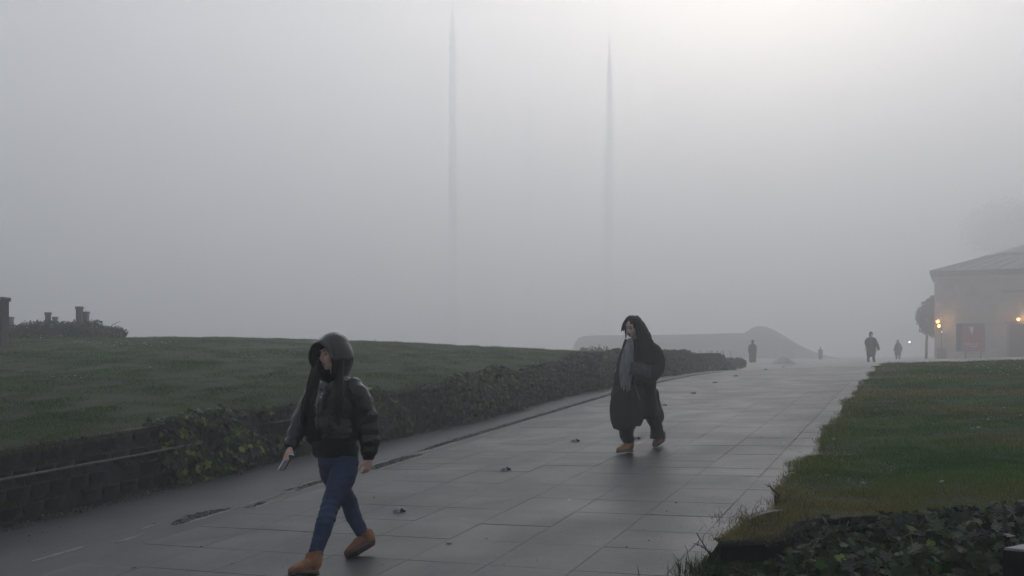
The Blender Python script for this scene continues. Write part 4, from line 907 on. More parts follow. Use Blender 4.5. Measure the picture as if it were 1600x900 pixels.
wr3 = px(962, 612, Y0 - .05); el3 = px(966, 580, Y0 + .05); sh3 = px(977, 548, Y0 + .05)
for a_, e_, w_ in ((sh2, el2, wr2), (sh3, el3, wr3)): limb(b, [(a_, .045), (e_, .035), (w_, .025)])
wr2h = px(1008, 588, Y0 - .20)
hand(b, wr2h, V((-.8, -.25, .1)), V((.1, .5, -.8)), V((-.2, -.5, .8)), (35, 45, 30), .9)
hand(b, px(967, 592, Y0 + .0), V((.12, .1, -1)), V((.75, .3, 0)), V((.3, -.9, 0)), (30, 35, 25), .9)
aF, aB = px(981, 693, Y0 - .30), px(1029, 683, Y0 + .18)
hpF, hpB = px(988, 618, Y0 - .03), px(1008, 618, Y0 + .03)
for a_, w_ in ((hpF, aF), (hpB, aB)): limb(b, [(a_, .06), (a_.lerp(w_, .5) + f2 * .01, .035), (w_, .024)])
b.build('body', M['skin2'], W2, remesh=.006, smo=2)
b = MB()
for q in (-1, 1): b.loft([(hp(.017 * q, .088, -.003), .003), (hp(.031 * q, .088, -.007), .004), (hp(.045 * q, .076, -.003), .003)], n=6, seg=3)
b.build('eye', M['eye'], W2)
b = MB()
for q in (-1, 1): b.loft([(hp(.014 * q, .094, .020), .003), (hp(.030 * q, .091, .026), .004), (hp(.047 * q, .078, .019), .003)], n=6, seg=3)
b.build('eyebrow', M['hair2'], W2)
b = MB(); b.loft([(hp(-.019, .086, -.070), .003), (hp(0, .095, -.069), .006), (hp(.019, .086, -.070), .003)], n=8, seg=3); b.loft([(hp(-.015, .086, -.079), .003), (hp(0, .093, -.080), .006), (hp(.015, .086, -.079), .003)], n=8, seg=3); b.build('lips', M['lips'], W2)
# hair: cap, curtain to the shoulder, blown strands
b = MB()
b.ell(C + upv * .022 - fd * .022, (.090, .098, .105), (sdv, fd, upv), 24, 14)
b.loft([(px(989, 500, Y0 - .0), .085, .08), (px(996, 508, Y0 - .03), .085, .085), (px(1003, 520, Y0 - .03), .085, .09), (px(1008, 533, Y0 - .02), .09, .09), (px(1010, 545, Y0 - .04), .07, .07)], side=sdv, n=20, seg=4)
hr = b.build('hair', M['hair2'], W2, remesh=.008, smo=3, wob=lambda c, q: .006 * noise.noise(V((c.x * 40, c.y * 40, c.z * 6))))
b = MB(); rh = random.Random(9)
for q in range(12):
    t = q / 11; pts = [px(985, 494.5, Y0 - .08), px(979.5 - 3 * t, 502, Y0 - .13), px(976 - 3.5 * t, 510, Y0 - .13), px(975 - 4.5 * t + rh.uniform(-.5, .5), 515 + 4 * rh.random(), Y0 - .12)]; lock(b, list(zip(pts, (1, 1, .7, .12))), .013)
for q in range(7): 
    t = q / 6; pts = [px(978 - t, 504, Y0 - .13), px(976.5 + .8 * t, 514, Y0 - .16), px(977.5 + 1.2 * t, 524, Y0 - .15), px(977 + t, 528 + 2 * rh.random(), Y0 - .14)]; lock(b, list(zip(pts, (.8, 1, .7, .15))), .009)
for q in range(14):
    t = q / 13; pts = [px(988, 494, Y0 - .06), px(990 + 7 * t, 499, Y0 - .13), px(994.5 + 5 * t, 509, Y0 - .15), px(996 + 7 * t, 523, Y0 - .14), px(999 + 8 * t, 540 + 5 * rh.random(), Y0 - .16)]; lock(b, list(zip(pts, (1, 1.2, 1.1, 1, .2))), .016)
b.build('strand', M['hair2'], hr)
# trousers
tr = lambda t, ph, ac: 1 + .03 * math.sin(ac * 24 + math.cos(ph) * 2) + .02 * math.sin(3 * ph + ac * 9)
b = MB(); limb(b, [(px(989, 625, Y0 - .03), .10, .11), (px(983, 650, Y0 - .20), .095, .10), (px(979, 675, Y0 - .30), .082, .09), (px(982, 690, Y0 - .27), .060, .07)], n=24, seg=7, mod=tr)
limb(b, [(px(1008, 625, Y0 + .04), .10, .11), (px(1019, 650, Y0 + .10), .088, .10), (px(1025.5, 668, Y0 + .15), .076, .08), (px(1027, 685, Y0 + .16), .090, .09)], n=24, seg=7, mod=tr)
b.build('trousers', M['trouser'], W2, remesh=.010, smo=3, wob=lambda c, q: .007 * noise.noise(c * 14))
H2 = px(987, 703.5, Y0 - .26); H2.z = gz(H2.x, H2.y) + .004; T2 = px(966, 705, Y0 - .44); T2.z = gz(T2.x, T2.y) + .03
boot(W2, H2, T2, px(983, 690, Y0 - .27), .058, 'front tan shoe with its toe just lifted', 1.05)
T3 = px(1023, 694, Y0 + .12); T3.z = gz(T3.x, T3.y) + .004; H3 = px(1036, 688, Y0 + .27); H3.z = gz(H3.x, H3.y) + .05
boot(W2, H3, T3, px(1032, 678, Y0 + .24), .058, 'rear tan shoe half hidden by the trouser leg', 1.0)
# coat: torso and skirt with uneven hem, sleeves
cm = lambda t, ph, ac: 1 + .02 * math.sin(4 * ph + ac * 3) * t + .02 * math.sin(7 * ph) * t
b = MB()
b.loft([(px(997, 527, Y0 + .03), .075, .075), (px(998, 532, Y0 + .02), .14, .11), (px(999, 541, Y0), .205, .135), (px(999, 556, Y0), .215, .150), (px(997.5, 580, Y0), .225, .17), (px(994.5, 606, Y0), .25, .19), (px(993, 632, Y0), .28, .22), (px(995, 648, Y0), .285, .24), (px(996, 655, Y0), .27, .22)], side=L2, n=40, seg=6, mod=cm)
b.loft([(px(976, 596, Y0 - .06), .13, .14), (px(974.5, 616, Y0 - .12), .145, .17), (px(973.5, 636, Y0 - .18), .155, .21), (px(974, 652, Y0 - .22), .150, .21), (px(975.5, 663, Y0 - .24), .135, .19), (px(975.5, 670, Y0 - .24), .122, .17)], side=L2, n=28, seg=5, mod=cm)
b.loft([(px(1014, 612, Y0 + .05), .11, .13), (px(1020, 636, Y0 + .12), .10, .13), (px(1027, 650, Y0 + .16), .088, .10), (px(1031, 658, Y0 + .20), .050, .07), (px(1033, 660, Y0 + .21), .03, .05)], side=L2, n=24, seg=5, mod=cm)
sl = lambda t, ph, ac: 1 + .03 * math.sin(ac * 30 + 2 * math.cos(ph)) + .02 * math.sin(3 * ph + ac * 12)
b.loft([(px(1012, 542, Y0), .10), (px(1021, 552, Y0 - .02), .105), (px(1026, 566, Y0 - .06), .10), (px(1023, 580, Y0 - .13), .098), (px(1012, 589, Y0 - .24), .088), (px(1000, 591, Y0 - .31), .075), (px(993, 591, Y0 - .32), .05)], n=26, seg=6, mod=sl)
b.loft([(px(984, 540, Y0 + .03), .080), (px(977.5, 556, Y0 + .05), .082), (px(972, 580, Y0 + .04), .078), (px(967.5, 602, Y0 - .01), .078), (px(966, 614, Y0 - .03), .07), (px(967, 622, Y0 - .02), .05)], n=26, seg=6, mod=sl)
b.loft([(px(990, 606, Y0 - .10), .15, .15), (px(988.5, 636, Y0 - .16), .15, .18), (px(987, 655, Y0 - .20), .135, .18), (px(986, 664, Y0 - .21), .115, .16)], side=L2, n=26, seg=5, mod=cm)
co = b.build('coat', M['wool'], W2, remesh=.0085, smo=2, wob=lambda c, q: .018 * noise.noise(V((c.x * 9, c.y * 9, c.z * 2.2))) + .006 * noise.noise(V((c.x * 22, c.y * 22, c.z * 9))))
# collar and lapel edges
b = MB(); b.loft([(px(987, 529, Y0 - .10), .018, .010), (px(992, 540, Y0 - .17), .026, .010), (px(990.5, 562, Y0 - .19), .018, .008), (px(990, 585, Y0 - .20), .010, .006)], n=12, seg=5); b.loft([(px(978, 531, Y0 - .03), .02, .012), (px(973.5, 545, Y0 - .10), .022, .010), (px(970, 575, Y0 - .14), .012, .008), (px(968, 600, Y0 - .16), .01, .008)], n=12, seg=5); b.build('lapel', M['wool'], co)
# grey scarf with fringe
b = MB(); fold = lambda t, ph, ac: 1 + .14 * math.sin(5 * ph + 1) + .05 * math.sin(ac * 20)
b.loft([(px(985, 530, Y0 - .12), .030, .02), (px(983, 540, Y0 - .17), .045, .025), (px(979.5, 556, Y0 - .21), .062, .028), (px(977.5, 575, Y0 - .235), .070, .028), (px(975.5, 590, Y0 - .25), .060, .026), (px(975.5, 602, Y0 - .26), .048, .018)], side=L2, n=28, seg=6, mod=fold)
b.loft([(px(987, 534, Y0 - .14), .02, .016), (px(986, 552, Y0 - .20), .030, .018), (px(985, 575, Y0 - .24), .032, .018), (px(981.5, 604, Y0 - .26), .026, .012)], side=L2, n=20, seg=6, mod=fold)
sc_ = b.build('scarf', M['scarf'], W2)
b = MB()
for (a, b0, a2, b1) in ((971, 600, 970.5, 607), (973.5, 602, 974, 612), (976, 602, 975.5, 608), (979, 604, 979.5, 628), (981, 604, 980.5, 616), (983, 604, 984, 610)): b.loft([(px(a, b0, Y0 - .26), .007), (px((a + a2) / 2 + .4, (b0 + b1) / 2, Y0 - .275), .006), (px(a2, b1, Y0 - .28), .005)], n=6, seg=3)
b.build('fringe', M['scarf'], sc_)
# bag held at the waist
bc = px(1000.5, 578.5, Y0 - .34); t = thing('handbag', bc, 'small dark quilted handbag with silver clasps held in front of the long black coat', 'bag')
bw = V((.97, -.22, .0)).normalized(); bd = V((-.22, -.97, 0)).normalized(); b = MB(); P = []
for i in range(13):
    for j in range(9):
        u_, v_ = i / 12 * 2 - 1, j / 8 * 2 - 1; bul = .035 * (1 - u_ ** 4) * (1 - v_ ** 4) + .007 * abs(math.sin(i * 1.57 / 1.5 + j * 1.05)) ; P.append(bc + bw * (.125 * u_ * (1 - .12 * v_)) + UP * (.078 * v_ - .02 * u_) + bd * bul)
for i in range(13):
    for j in range(9):
        u_, v_ = i / 12 * 2 - 1, j / 8 * 2 - 1; P.append(bc + bw * (.125 * u_ * (1 - .12 * v_)) + UP * (.078 * v_ - .02 * u_) - bd * .02 * (1 - u_ ** 4) * (1 - v_ ** 4))
Fq = [(9 * i + j, 9 * i + 9 + j, 9 * i + 10 + j, 9 * i + j + 1) for i in range(12) for j in range(8)]; b.add(P, Fq + [tuple(117 + k for k in reversed(q)) for q in Fq]); b.build('bag_body', M['quilt'], t)
b = MB(); b.ell(px(993, 576, Y0 - .39), (.010, .008, .008), nu=8, nv=6); b.ell(px(1006.5, 575.5, Y0 - .40), (.005, .005, .014), nu=8, nv=6); b.ell(px(1009.5, 576.5, Y0 - .40), (.005, .005, .012), nu=8, nv=6); b.build('clasp', M['chrome'], t)
b = MB(); b.loft([(px(988, 572, Y0 - .36), .008, .006), (px(991, 566.5, Y0 - .37), .008, .006), (px(998, 565.5, Y0 - .37), .008, .006), (px(1008, 569, Y0 - .36), .008, .006)], n=8, seg=4); b.build('handle', M['quilt'], t)
b = MB(); b.loft([(px(990.5, 594, Y0 - .36), .005), (px(993, 603, Y0 - .35), .005), (px(996.5, 615, Y0 - .34), .0055), (px(1000, 626, Y0 - .34), .0065)], n=8, seg=4); b.build('cord', M['scarf'], t)

# ---- distant figures
def far_person(a, foot, Y, H, label, kind, facing=(0, -1), m='hazecoat'):
    x = (a - 800) / F * Y; g = gz(x, Y); root = thing('person', (x, Y, g), label, 'person'); k = H / 1.7
    fw = V((*facing, 0)).normalized(); sd_ = V((-fw.y, fw.x, 0)); o_ = V((x, Y, g)); p = lambda s, f_, u: o_ + (sd_ * s + fw * f_ + UP * u) * k
    b = MB(); st = .16 if kind != 'stand' else .03
    head(b, p(0, .02, 1.58), fw, sd_, UP, k); b.loft([(p(0, 0, 1.5), .05 * k), (p(0, -.01, 1.38), .07 * k)], n=10, seg=2)
    b.loft([(p(0, -.01, 1.42), .10 * k, .08 * k), (p(0, 0, 1.2), .15 * k, .1 * k), (p(0, 0, .95), .14 * k, .1 * k), (p(0, 0, .85), .12 * k, .09 * k)], side=sd_, n=16, seg=3)
    for q in (-1, 1):
        b.loft([(p(.09 * q, 0, .9), .075 * k), (p(.09 * q, st * q * .6, .5), .052 * k), (p(.09 * q, st * q, .08), .035 * k)], n=12, seg=3)
        w_ = p(.30 * q, .10 * q, .78); b.loft([(p(.19 * q, 0, 1.36), .045 * k), (p(.25 * q, -.02, 1.08), .035 * k), (w_, .022 * k)], n=10, seg=3)
        hand(b, w_, V((.05 * q, 0, -1)), -sd_ * q, fw, (25, 30, 20), k)
    b.build('body', M['skin2'], root, remesh=.013, smo=1)
    b = MB()
    if kind == 'cloak':      # wide cape like coat, arm out to one side
        b.loft([(p(0, 0, 1.42), .07 * k), (p(0, 0, 1.36), .20 * k, .12 * k), (p(0, 0, 1.1), .26 * k, .17 * k), (p(0, 0, .7), .27 * k, .19 * k), (p(0, 0, .42), .25 * k, .17 * k), (p(0, 0, .3), .21 * k, .13 * k)], side=sd_, n=24, seg=4)
        b.loft([(p(.17, 0, 1.34), .09 * k), (p(.30, .02, 1.08), .10 * k), (p(.40, .05, .80), .08 * k), (p(.43, .06, .68), .04 * k)], n=14, seg=4); b.loft([(p(-.17, 0, 1.34), .09 * k), (p(-.29, .0, 1.12), .09 * k), (p(-.26, .1, .85), .07 * k)], n=14, seg=4)
    elif kind == 'stand':    # straight long coat, arms close
        b.loft([(p(0, 0, 1.42), .08 * k), (p(0, 0, 1.36), .20 * k, .12 * k), (p(0, 0, 1.0), .25 * k, .16 * k), (p(0, 0, .5), .25 * k, .17 * k), (p(0, 0, .10), .25 * k, .17 * k)], side=sd_, n=24, seg=4)
        for q in (-1, 1): b.loft([(p(.18 * q, 0, 1.34), .075 * k), (p(.24 * q, 0, 1.05), .07 * k), (p(.26 * q, .03, .8), .05 * k)], n=12, seg=3)
    else:                    # coat sloping from a hood
        b.loft([(p(0, -.01, 1.52), .11 * k, .12 * k), (p(0, 0, 1.36), .17 * k, .13 * k), (p(0, 0, 1.1), .23 * k, .16 * k), (p(0, 0, .7), .26 * k, .18 * k), (p(0, 0, .35), .25 * k, .17 * k)], side=sd_, n=24, seg=4)
        b.loft([(p(-.15, 0, 1.32), .07 * k), (p(-.27, .05, 1.0), .055 * k), (p(-.36, .08, .75), .04 * k)], n=12, seg=3); b.loft([(p(.15, 0, 1.32), .09 * k), (p(.28, 0, 1.0), .08 * k), (p(.30, 0, .75), .05 * k)], n=12, seg=3)
    b.build('coat', M[m], root, remesh=.018, smo=3, wob=lambda c, q: .012 * noise.noise(c * 7))
    b = MB(); hh = p(0, -.01, 1.60); b.ell(hh, (.105 * k, .115 * k, .13 * k), (sd_, fw, UP)); b.ell(hh - UP * .09 * k - fw * .03, (.10 * k, .09 * k, .12 * k), (sd_, fw, UP))
    b.build('hood' if kind != 'stand' else 'hat', M[m], root)
    b = MB()
    for q in (-1, 1): b.loft([(p(.09 * q, 0, .88), .095 * k), (p(.09 * q, st * q * .6, .5), .085 * k), (p(.09 * q, st * q, .09), .075 * k)], n=14, seg=3)
    b.build('trousers', M['trouser'], root)
    for q in (-1, 1): b = MB(); b.loft([(p(.09 * q, st * q - .06, .05), .04 * k), (p(.09 * q, st * q + .04, .05), .045 * k), (p(.09 * q, st * q + .16, .035), .03 * k)], n=12, seg=3); b.build('shoe', M['trouser'], root)
far_person(1361, 566, 56, 1.76, 'hazy figure in a wide dark coat on the far path near the right lawn', 'cloak', (.1, -1))
far_person(1403, 566, 84, 1.72, 'pale grey figure half hidden by the crest of the right lawn', 'hooded', (-.2, -1))
far_person(1176, 568, 68, 1.66, 'dark upright figure standing just beyond the last ivy clump', 'stand', (.2, 1))
far_person(1282, 566, 118, 1.6, 'faintest tiny figure in the fog midway along the far end of the path', 'stand', (0, -1))
# ------------------------------------------------------------------ bush and stone pillars on the left crest
def leafblob(name, root, blobs, n_, size, tintf, spread=.8):
    P = []; N = []
    for q in range(n_):
        c, r = blobs[int(rng.integers(len(blobs)))]; d = rng.normal(0, 1, 3); d /= np.linalg.norm(d); k = rng.random() ** .35 * (1 + .18 * noise.noise(V((d * 2.2).tolist()) + V(c)))
        P.append(np.array(c) + d * np.array(r) * k); N.append(d + np.array([0, 0, .3]))
    P = np.array(P); N = np.array(N); N /= np.linalg.norm(N, axis=1)[:, None]
    return leaves_np(name, P - np.array(root.location), N, rng.uniform(.6, 1.3, n_) * size, tintf(n_), M['leafattr'], root, True, .3, spread)
def lawn_at(a, Y): x = (a - 800) / F * Y; return left_z(*sv(x, Y))
def zrow(b_, Y): return CAMZ + (HOR - b_) / F * Y
Y = 33.0
bz = zrow(527, Y); c0 = px(100, 527, Y)
bush = thing('bush', (c0.x, Y, bz - .1), 'wide dark bush on the crest of the left lawn under the stone posts', 'bush')
B = []
for (a, top_, w_) in ((28, 505, 22), (50, 500, 26), (75, 497, 30), (100, 499, 30), (125, 499, 28), (145, 498, 22), (168, 508, 20), (186, 509, 15)):
    x = (a - 800) / F * Y; h_ = zrow(top_ + 2, Y) - bz; B.append(((x, Y + random.uniform(-.3, .3), bz + h_ * .40), (w_ / F * Y * .8, .7, h_ * .62)))
leafblob('foliage', bush, B, 9000, .075, lambda n_: tints(n_, .0, .9))
b = MB()
for q in range(9):
    x = (random.uniform(20, 190) - 800) / F * Y; b.loft([(V((x, Y, bz - .15)), .03), (V((x + random.uniform(-.2, .2), Y, bz + .3)), .015), (V((x + random.uniform(-.4, .4), Y, bz + .55)), .006)], n=6, seg=2)
b.build('stem', M['stem'], bush)
pil = [(17, 495, 7, 37, 'short faint stone post left of the dark bush'), (75, 488, 7.5, 36, 'square stone post rising behind the left half of the dark bush'), (86, 495, 6.5, 38, 'lowest post top barely showing over the middle of the dark bush'), (124, 479, 9, 35, 'tallest stone post behind the right part of the dark bush'), (134.5, 487, 8, 36.5, 'shorter stone post directly right of the tallest post behind the bush'), (-3, 464.5, 26, 24, 'big dark stone pillar cut off by the left frame edge')]
for (a, top_, w_, Y, lab) in pil:
    x = (a - 800) / F * Y; wd = w_ / F * Y; zt = zrow(top_, Y); g = lawn_at(a, Y) - .15
    t = thing('stone_pillar', (x, Y, g), lab, 'stone post', 'stone posts on the left lawn')
    MB().box((x, Y, (g + zt - .1) / 2), (wd * .86, wd * .86, zt - .1 - g)).build('shaft', M['pillar'], t, smooth=False)
    c = MB().box((x, Y, zt - .075), (wd, wd, .05)); c.box((x, Y, zt - .025), (wd * 1.08, wd * 1.08, .05), taper=.9); c.build('cap', M['pillar'], t, smooth=False)

# ------------------------------------------------------------------ far mound, fountain, shrubs
def profile_mass(name, Y, dep, prof_, m, base=.0):
    b = MB(); n_ = len(prof_); P = []
    for (a, b_) in prof_:
        x = (a - 800) / F * Y; zt = zrow(b_, Y); g = gz(x, Y) - .5
        P += [(x, Y - dep, g), (x, Y - dep * .55, g + (zt - g) * .72), (x, Y - dep * .1, zt), (x, Y + dep * .5, g + (zt - g) * .8), (x, Y + dep, g)]
    b.add(P, [(5 * i + j, 5 * i + 5 + j, 5 * i + 6 + j, 5 * i + 1 + j) for i in range(n_ - 1) for j in range(4)] + [tuple(range(5)), tuple(5 * (n_ - 1) + 4 - j for j in range(5))])
    o = b.build(name, m, None, smooth=False); o['kind'] = 'structure'; return o
o = profile_mass('far_bank', 180, 10, [(898, 556), (899, 534), (903, 528), (912, 525), (935, 524), (970, 524), (1020, 523.5), (1080, 522.5), (1130, 521), (1160, 520.5), (1168, 516), (1176, 511), (1184, 509.5), (1196, 511), (1210, 517), (1222, 524), (1236, 533), (1250, 541), (1268, 549), (1285, 555), (1310, 560)], M['plaza'])
o['label'] = 'faint flat topped bank with a hump sloping down to the right in the fog'; o.name = 'bank'; o.data.materials.clear(); o.data.materials.append(M['turf'])
for (x0, a0, a1, top_, Y, lab) in ((0, 912, 946, 540, 44, 'faint low shrub peeking over the ivy left of the black coat'), (0, 1120, 1156, 558, 46, 'dark low shrub beside the far end of the ivy wall')):
    xa, xb = (a0 - 800) / F * Y, (a1 - 800) / F * Y; g = gz((xa + xb) / 2, Y); zt = zrow(top_, Y)
    t = thing('shrub', ((xa + xb) / 2, Y, g), lab, 'shrub')
    hh = max(.5, zt - g)
    leafblob('foliage', t, [((xa + (xb - xa) * k / 3, Y, g + hh * .42), ((xb - xa) * .27, .6, hh * .55)) for k in range(4)], 2600, .08, lambda n_: tints(n_, .0, .8))
# fountain
Y = 62; cx = (1224 - 800) / F * Y; g = gz(cx, Y)
t = thing('fountain', (cx, Y, g), 'faint pale fountain spray low over a round basin in the fog', 'fountain')
b = MB()
P = []
for (r_, h_) in ((.85, 0), (.85, .07), (.78, .08), (.76, .04), (.0, .04)):
    for q in range(24): P.append((cx + r_ * math.cos(q * .2618), Y + r_ * math.sin(q * .2618), g + h_))
b.add(P, [(24 * j + q, 24 * j + (q + 1) % 24, 24 * j + 24 + (q + 1) % 24, 24 * j + 24 + q) for j in range(4) for q in range(24)]); b.build('basin', M['marble'], t)
k = 9000; r_ = rng.random(k) ** .7; an = rng.uniform(0, 6.283, k); P = np.stack([cx + r_ * .75 * np.cos(an), Y + r_ * .75 * np.sin(an), g + .06 + .50 * rng.random(k) * (1 - r_ ** 1.2)], 1) - np.array(t.location)
leaves_np('water_spray', P, np.tile([0, 0, 1.], (k, 1)), rng.uniform(.02, .05, k), np.full((k, 3), .85), M['leafattr'], t, True, 1, 2)

# ------------------------------------------------------------------ minarets far off in the fog
def minaret(a, top_, Y, label):
    x = (a - 800) / F * Y; zt = zrow(top_, Y); g = gz(x, Y) - .3; t = thing('minaret', (x, Y, g), label, 'minaret', 'minarets in the fog')
    H = zt - g; r0 = .0043 * Y
    def lathe(prof2, name, m, n_=24, flute=0):
        P = []
        for (r_, h_) in prof2:
            for q in range(n_):
                rr_ = r_ * (1 - flute * (q % 2)); P.append((x + rr_ * math.cos(6.2832 * q / n_), Y + rr_ * math.sin(6.2832 * q / n_), g + h_))
        b = MB(); b.add(P, [(n_ * j + q, n_ * j + (q + 1) % n_, n_ * j + n_ + (q + 1) % n_, n_ * j + n_ + q) for j in range(len(prof2) - 1) for q in range(n_)] + [tuple((len(prof2) - 1) * n_ + q for q in range(n_))]); return b.build(name, m, t, smooth=False)
    MB().box((x, Y, g + H * .07), (r0 * 2.8, r0 * 2.8, H * .14)).build('base', M['marble'], t, smooth=False)
    lathe([(r0 * 1.3, H * .14), (r0 * 1.1, H * .18), (r0, H * .20)], 'transition', M['marble'])
    lv = [(.20, 1.0), (.42, .97), (.58, .88), (.73, .80), (.84, .74)]
    for i in range(4):
        lathe([(r0 * lv[i][1], H * lv[i][0]), (r0 * lv[i + 1][1] * 1.02, H * lv[i + 1][0])], 'shaft', M['marble'], 32, .05)
        if i < 3:
            hb_ = H * lv[i + 1][0]; rr_ = r0 * lv[i + 1][1]
            lathe([(rr_, hb_ - 1.6), (rr_ * 1.1, hb_ - 1.4), (rr_ * 1.28, hb_ - .5), (rr_ * 1.38, hb_), (rr_ * 1.38, hb_ + 1.1), (rr_ * 1.32, hb_ + 1.1), (rr_ * 1.32, hb_ + .1), (rr_ * .95, hb_ + .1)], 'balcony', M['marble'])
    lathe([(r0 * .74, H * .84), (r0 * .82, H * .845), (r0 * .80, H * .85), (.25, H * .965), (.1, H * .97)], 'spire', M['roof'])
    lathe([(.1, H * .965), (.22, H * .972), (.1, H * .98), (.16, H * .986), (.05, H * .993), (.02, H)], 'finial', M['metal'], 10)
minaret(707, -12, 400, 'faint minaret nearest the left, its tip running out of the top of the frame')
minaret(952, 48, 448, 'clearest faint minaret, the one rising above the woman in the black coat')
minaret(828, 150, 520, 'faintest and lowest minaret, between the two others')

# ------------------------------------------------------------------ stone building on the right
Yb = 98.0; RB = math.radians(25)
def bx_(a, Y=Yb): return (a - 800) / F * Y
gB = gz(bx_(1520), Yb) - .3; xL = bx_(1460)
hs_ = thing('stone_building', (xL, Yb, gB), 'pale stone building with low lead roof behind the right lawn', 'building', None, -RB)
def lx(a):                           # distance along the front of the corner seen at pixel column a
    k_ = (a - 800) / F; return (k_ * Yb - xL) / (math.cos(RB) + k_ * math.sin(RB))
def lz(a, b_): return zrow(b_, Yb - lx(a) * math.sin(RB)) - gB
def lb(m_, name, mt, par=None, label=None):
    o = m_.build(name, M[mt], None, smooth=False); o.parent = par or hs_
    if label: o['label'] = label
    return o
H_ = lz(1460, 428); LW = 28.0; DP = 12.0; th = .6
x1 = lx(1577); x2 = x1 + 2.9; zd = lz(1577, 506)
b = MB()
for (xa, xb, za, zb) in ((0, x1, 0, H_), (x1, x2, zd, H_), (x2, LW, 0, H_)): b.box(((xa + xb) / 2, th / 2, (za + zb) / 2), (xb - xa, th, zb - za))
b.box((th / 2, th + (DP - th) / 2, H_ / 2), (th, DP - th, H_)); b.box((LW - th / 2, th + (DP - th) / 2, H_ / 2), (th, DP - th, H_)); b.box((LW / 2, DP + th / 2, H_ / 2), (LW, th, H_))
lb(b, 'wall', 'stone')
xp = lx(1548)
lb(MB().box((xp, -.08, H_ * .43), (.62, .16, H_ * .86)), 'pilaster', 'stone'); lb(MB().box((.38, -.10, H_ / 2 - .2), (.76, .2, H_ - .4)), 'pilaster', 'stone')
lb(MB().box((x1 + 1.45, -.08, lz(1585, 455.5)), (4.2, .16, .16)), 'string_course', 'stone2'); lb(MB().box((LW / 2, -.07, H_ - .15), (LW, .14, .3)), 'string_course', 'stone2')
dr = lb(MB().box(((x1 + x2) / 2, .45, zd / 2), (x2 - x1, .1, zd)), 'door', 'door')
for k in range(2):
    for j in range(3): lb(MB().box((x1 + .75 + k * 1.4, .385, .7 + j * (zd - .5) / 3), (1.05, .04, (zd - 1.0) / 3)), 'panel', 'door', dr)
lb(MB().box((x1 - .12, -.05, zd / 2), (.24, .1, zd)), 'door_jamb', 'stone2'); lb(MB().box(((x1 + x2) / 2, -.06, zd + .14), (x2 - x1 + .7, .12, .28)), 'lintel', 'stone2')
rs = random.Random(4)
for j in range(20):
    z0 = .25 + j * .62
    if z0 + .6 > H_ - .35: break
    xx = .80; q = 0
    while xx < LW - 8:
        w_ = rs.uniform(.8, 1.5); xe = xx + w_ - .03
        cut = (xe > x1 - .3 and xx < x2 + .3) and z0 < zd + .3
        cp = xe > xp - .33 and xx < xp + .33
        if not cut and not cp: lb(MB().box(((xx + xe) / 2, -.010 - rs.random() * .02, z0 + .295), (xe - xx, .05, .59)), 'stone', 'stone' if rs.random() < .75 else 'stone3')
        xx += w_; q += 1
ov = .45; rzz = H_ + lz(1545, 397) - lz(1545, 421) + .5
P = [(-ov, -ov, H_), (LW + ov, -ov, H_), (LW + ov, DP + th + ov, H_), (-ov, DP + th + ov, H_), (-ov, -ov, H_ + .25), (LW + ov, -ov, H_ + .25), (LW + ov, DP + th + ov, H_ + .25), (-ov, DP + th + ov, H_ + .25), (5, 5, rzz), (LW - 5, 5, rzz), (LW - 5, 6.6, rzz), (5, 6.6, rzz)]
b = MB(); b.add(P, [(0, 3, 2, 1), (0, 1, 5, 4), (1, 2, 6, 5), (2, 3, 7, 6), (3, 0, 4, 7), (4, 5, 9, 8), (5, 6, 10, 9), (6, 7, 11, 10), (7, 4, 8, 11), (8, 9, 10, 11)]); rf = lb(b, 'roof', 'roof')
for k in range(20):
    t_ = k / 19; b = MB(); b.loft([(V((-ov + (LW + 2 * ov) * t_, -ov, H_ + .27)), .05), (V((5 + (LW - 10) * t_, 5, rzz + .03)), .05)], n=5, seg=1); lb(b, 'roof_seam', 'roof', rf)
xh = bx_(1572, 120); b = MB(); b.box((xh + 10, 123, (gz(xh, 123) + zrow(398, 123)) / 2), (20, 6, zrow(398, 123) - gz(xh, 123))); 
bk = thing('stone_building', (xh + 10, 123, gz(xh + 10, 123)), 'taller hazy building block rising behind the stone building roof at the right frame edge', 'building')
b.build('wall', M['stone2'], bk, smooth=False)
zt = zrow(398, 123); b = MB(); b.add([(xh - .3, 119.7, zt), (xh + 20.3, 119.7, zt), (xh + 20.3, 126.3, zt), (xh - .3, 126.3, zt), (xh + 10, 123, zt + 3)], [(0, 3, 2, 1), (0, 1, 4), (1, 2, 4), (2, 3, 4), (3, 0, 4)]); b.build('roof', M['roof'], bk, smooth=False)
# wall lanterns and real lamps in them
def lantern(a, b_, Y, label, glow, size, power, colr, wall_=True):
    p = px(a, b_, Y); t = thing('lantern', p, label, 'lamp', None)
    MB().ell(p, (size, size, size * 1.15), nu=12, nv=8).build('bulb', M[glow], t)
    b = MB(); b.box(p + V((0, 0, size * 1.9)), (size * 3, size * 3, size * .5), taper=.4); b.box(p - V((0, 0, size * 1.7)), (size * 2.2, size * 2.2, size * .4))
    for dx in (-1, 1):
        for dy in (-1, 1): b.box(p + V((dx * size * 1.25, dy * size * 1.25, .1 * size)), (size * .18, size * .18, size * 3.6))
    b.build('cage', M['dark_metal'], t, smooth=False)
    if power:
        l = bpy.data.lights.new('lantern_light', 'POINT'); l.energy = power; l.color = colr; l.shadow_soft_size = size * 1.2
        lo = bpy.data.objects.new('lantern_light', l); col.objects.link(lo); lo.location = p + V((0, -size * 3.2, 0)); attach(lo, t)
    return p
warm = (1, .5, .18)
lantern(1591, 499, Yb - lx(1591) * math.sin(RB) - .45, 'glowing orange lantern above the dark doorway at the right frame edge', 'lampglow', .13, 60, warm)
p = lantern(1465, 502.5, Yb - .9, 'upper glowing lantern of the pair at the left corner of the stone building', 'lampglow', .15, 40, warm)
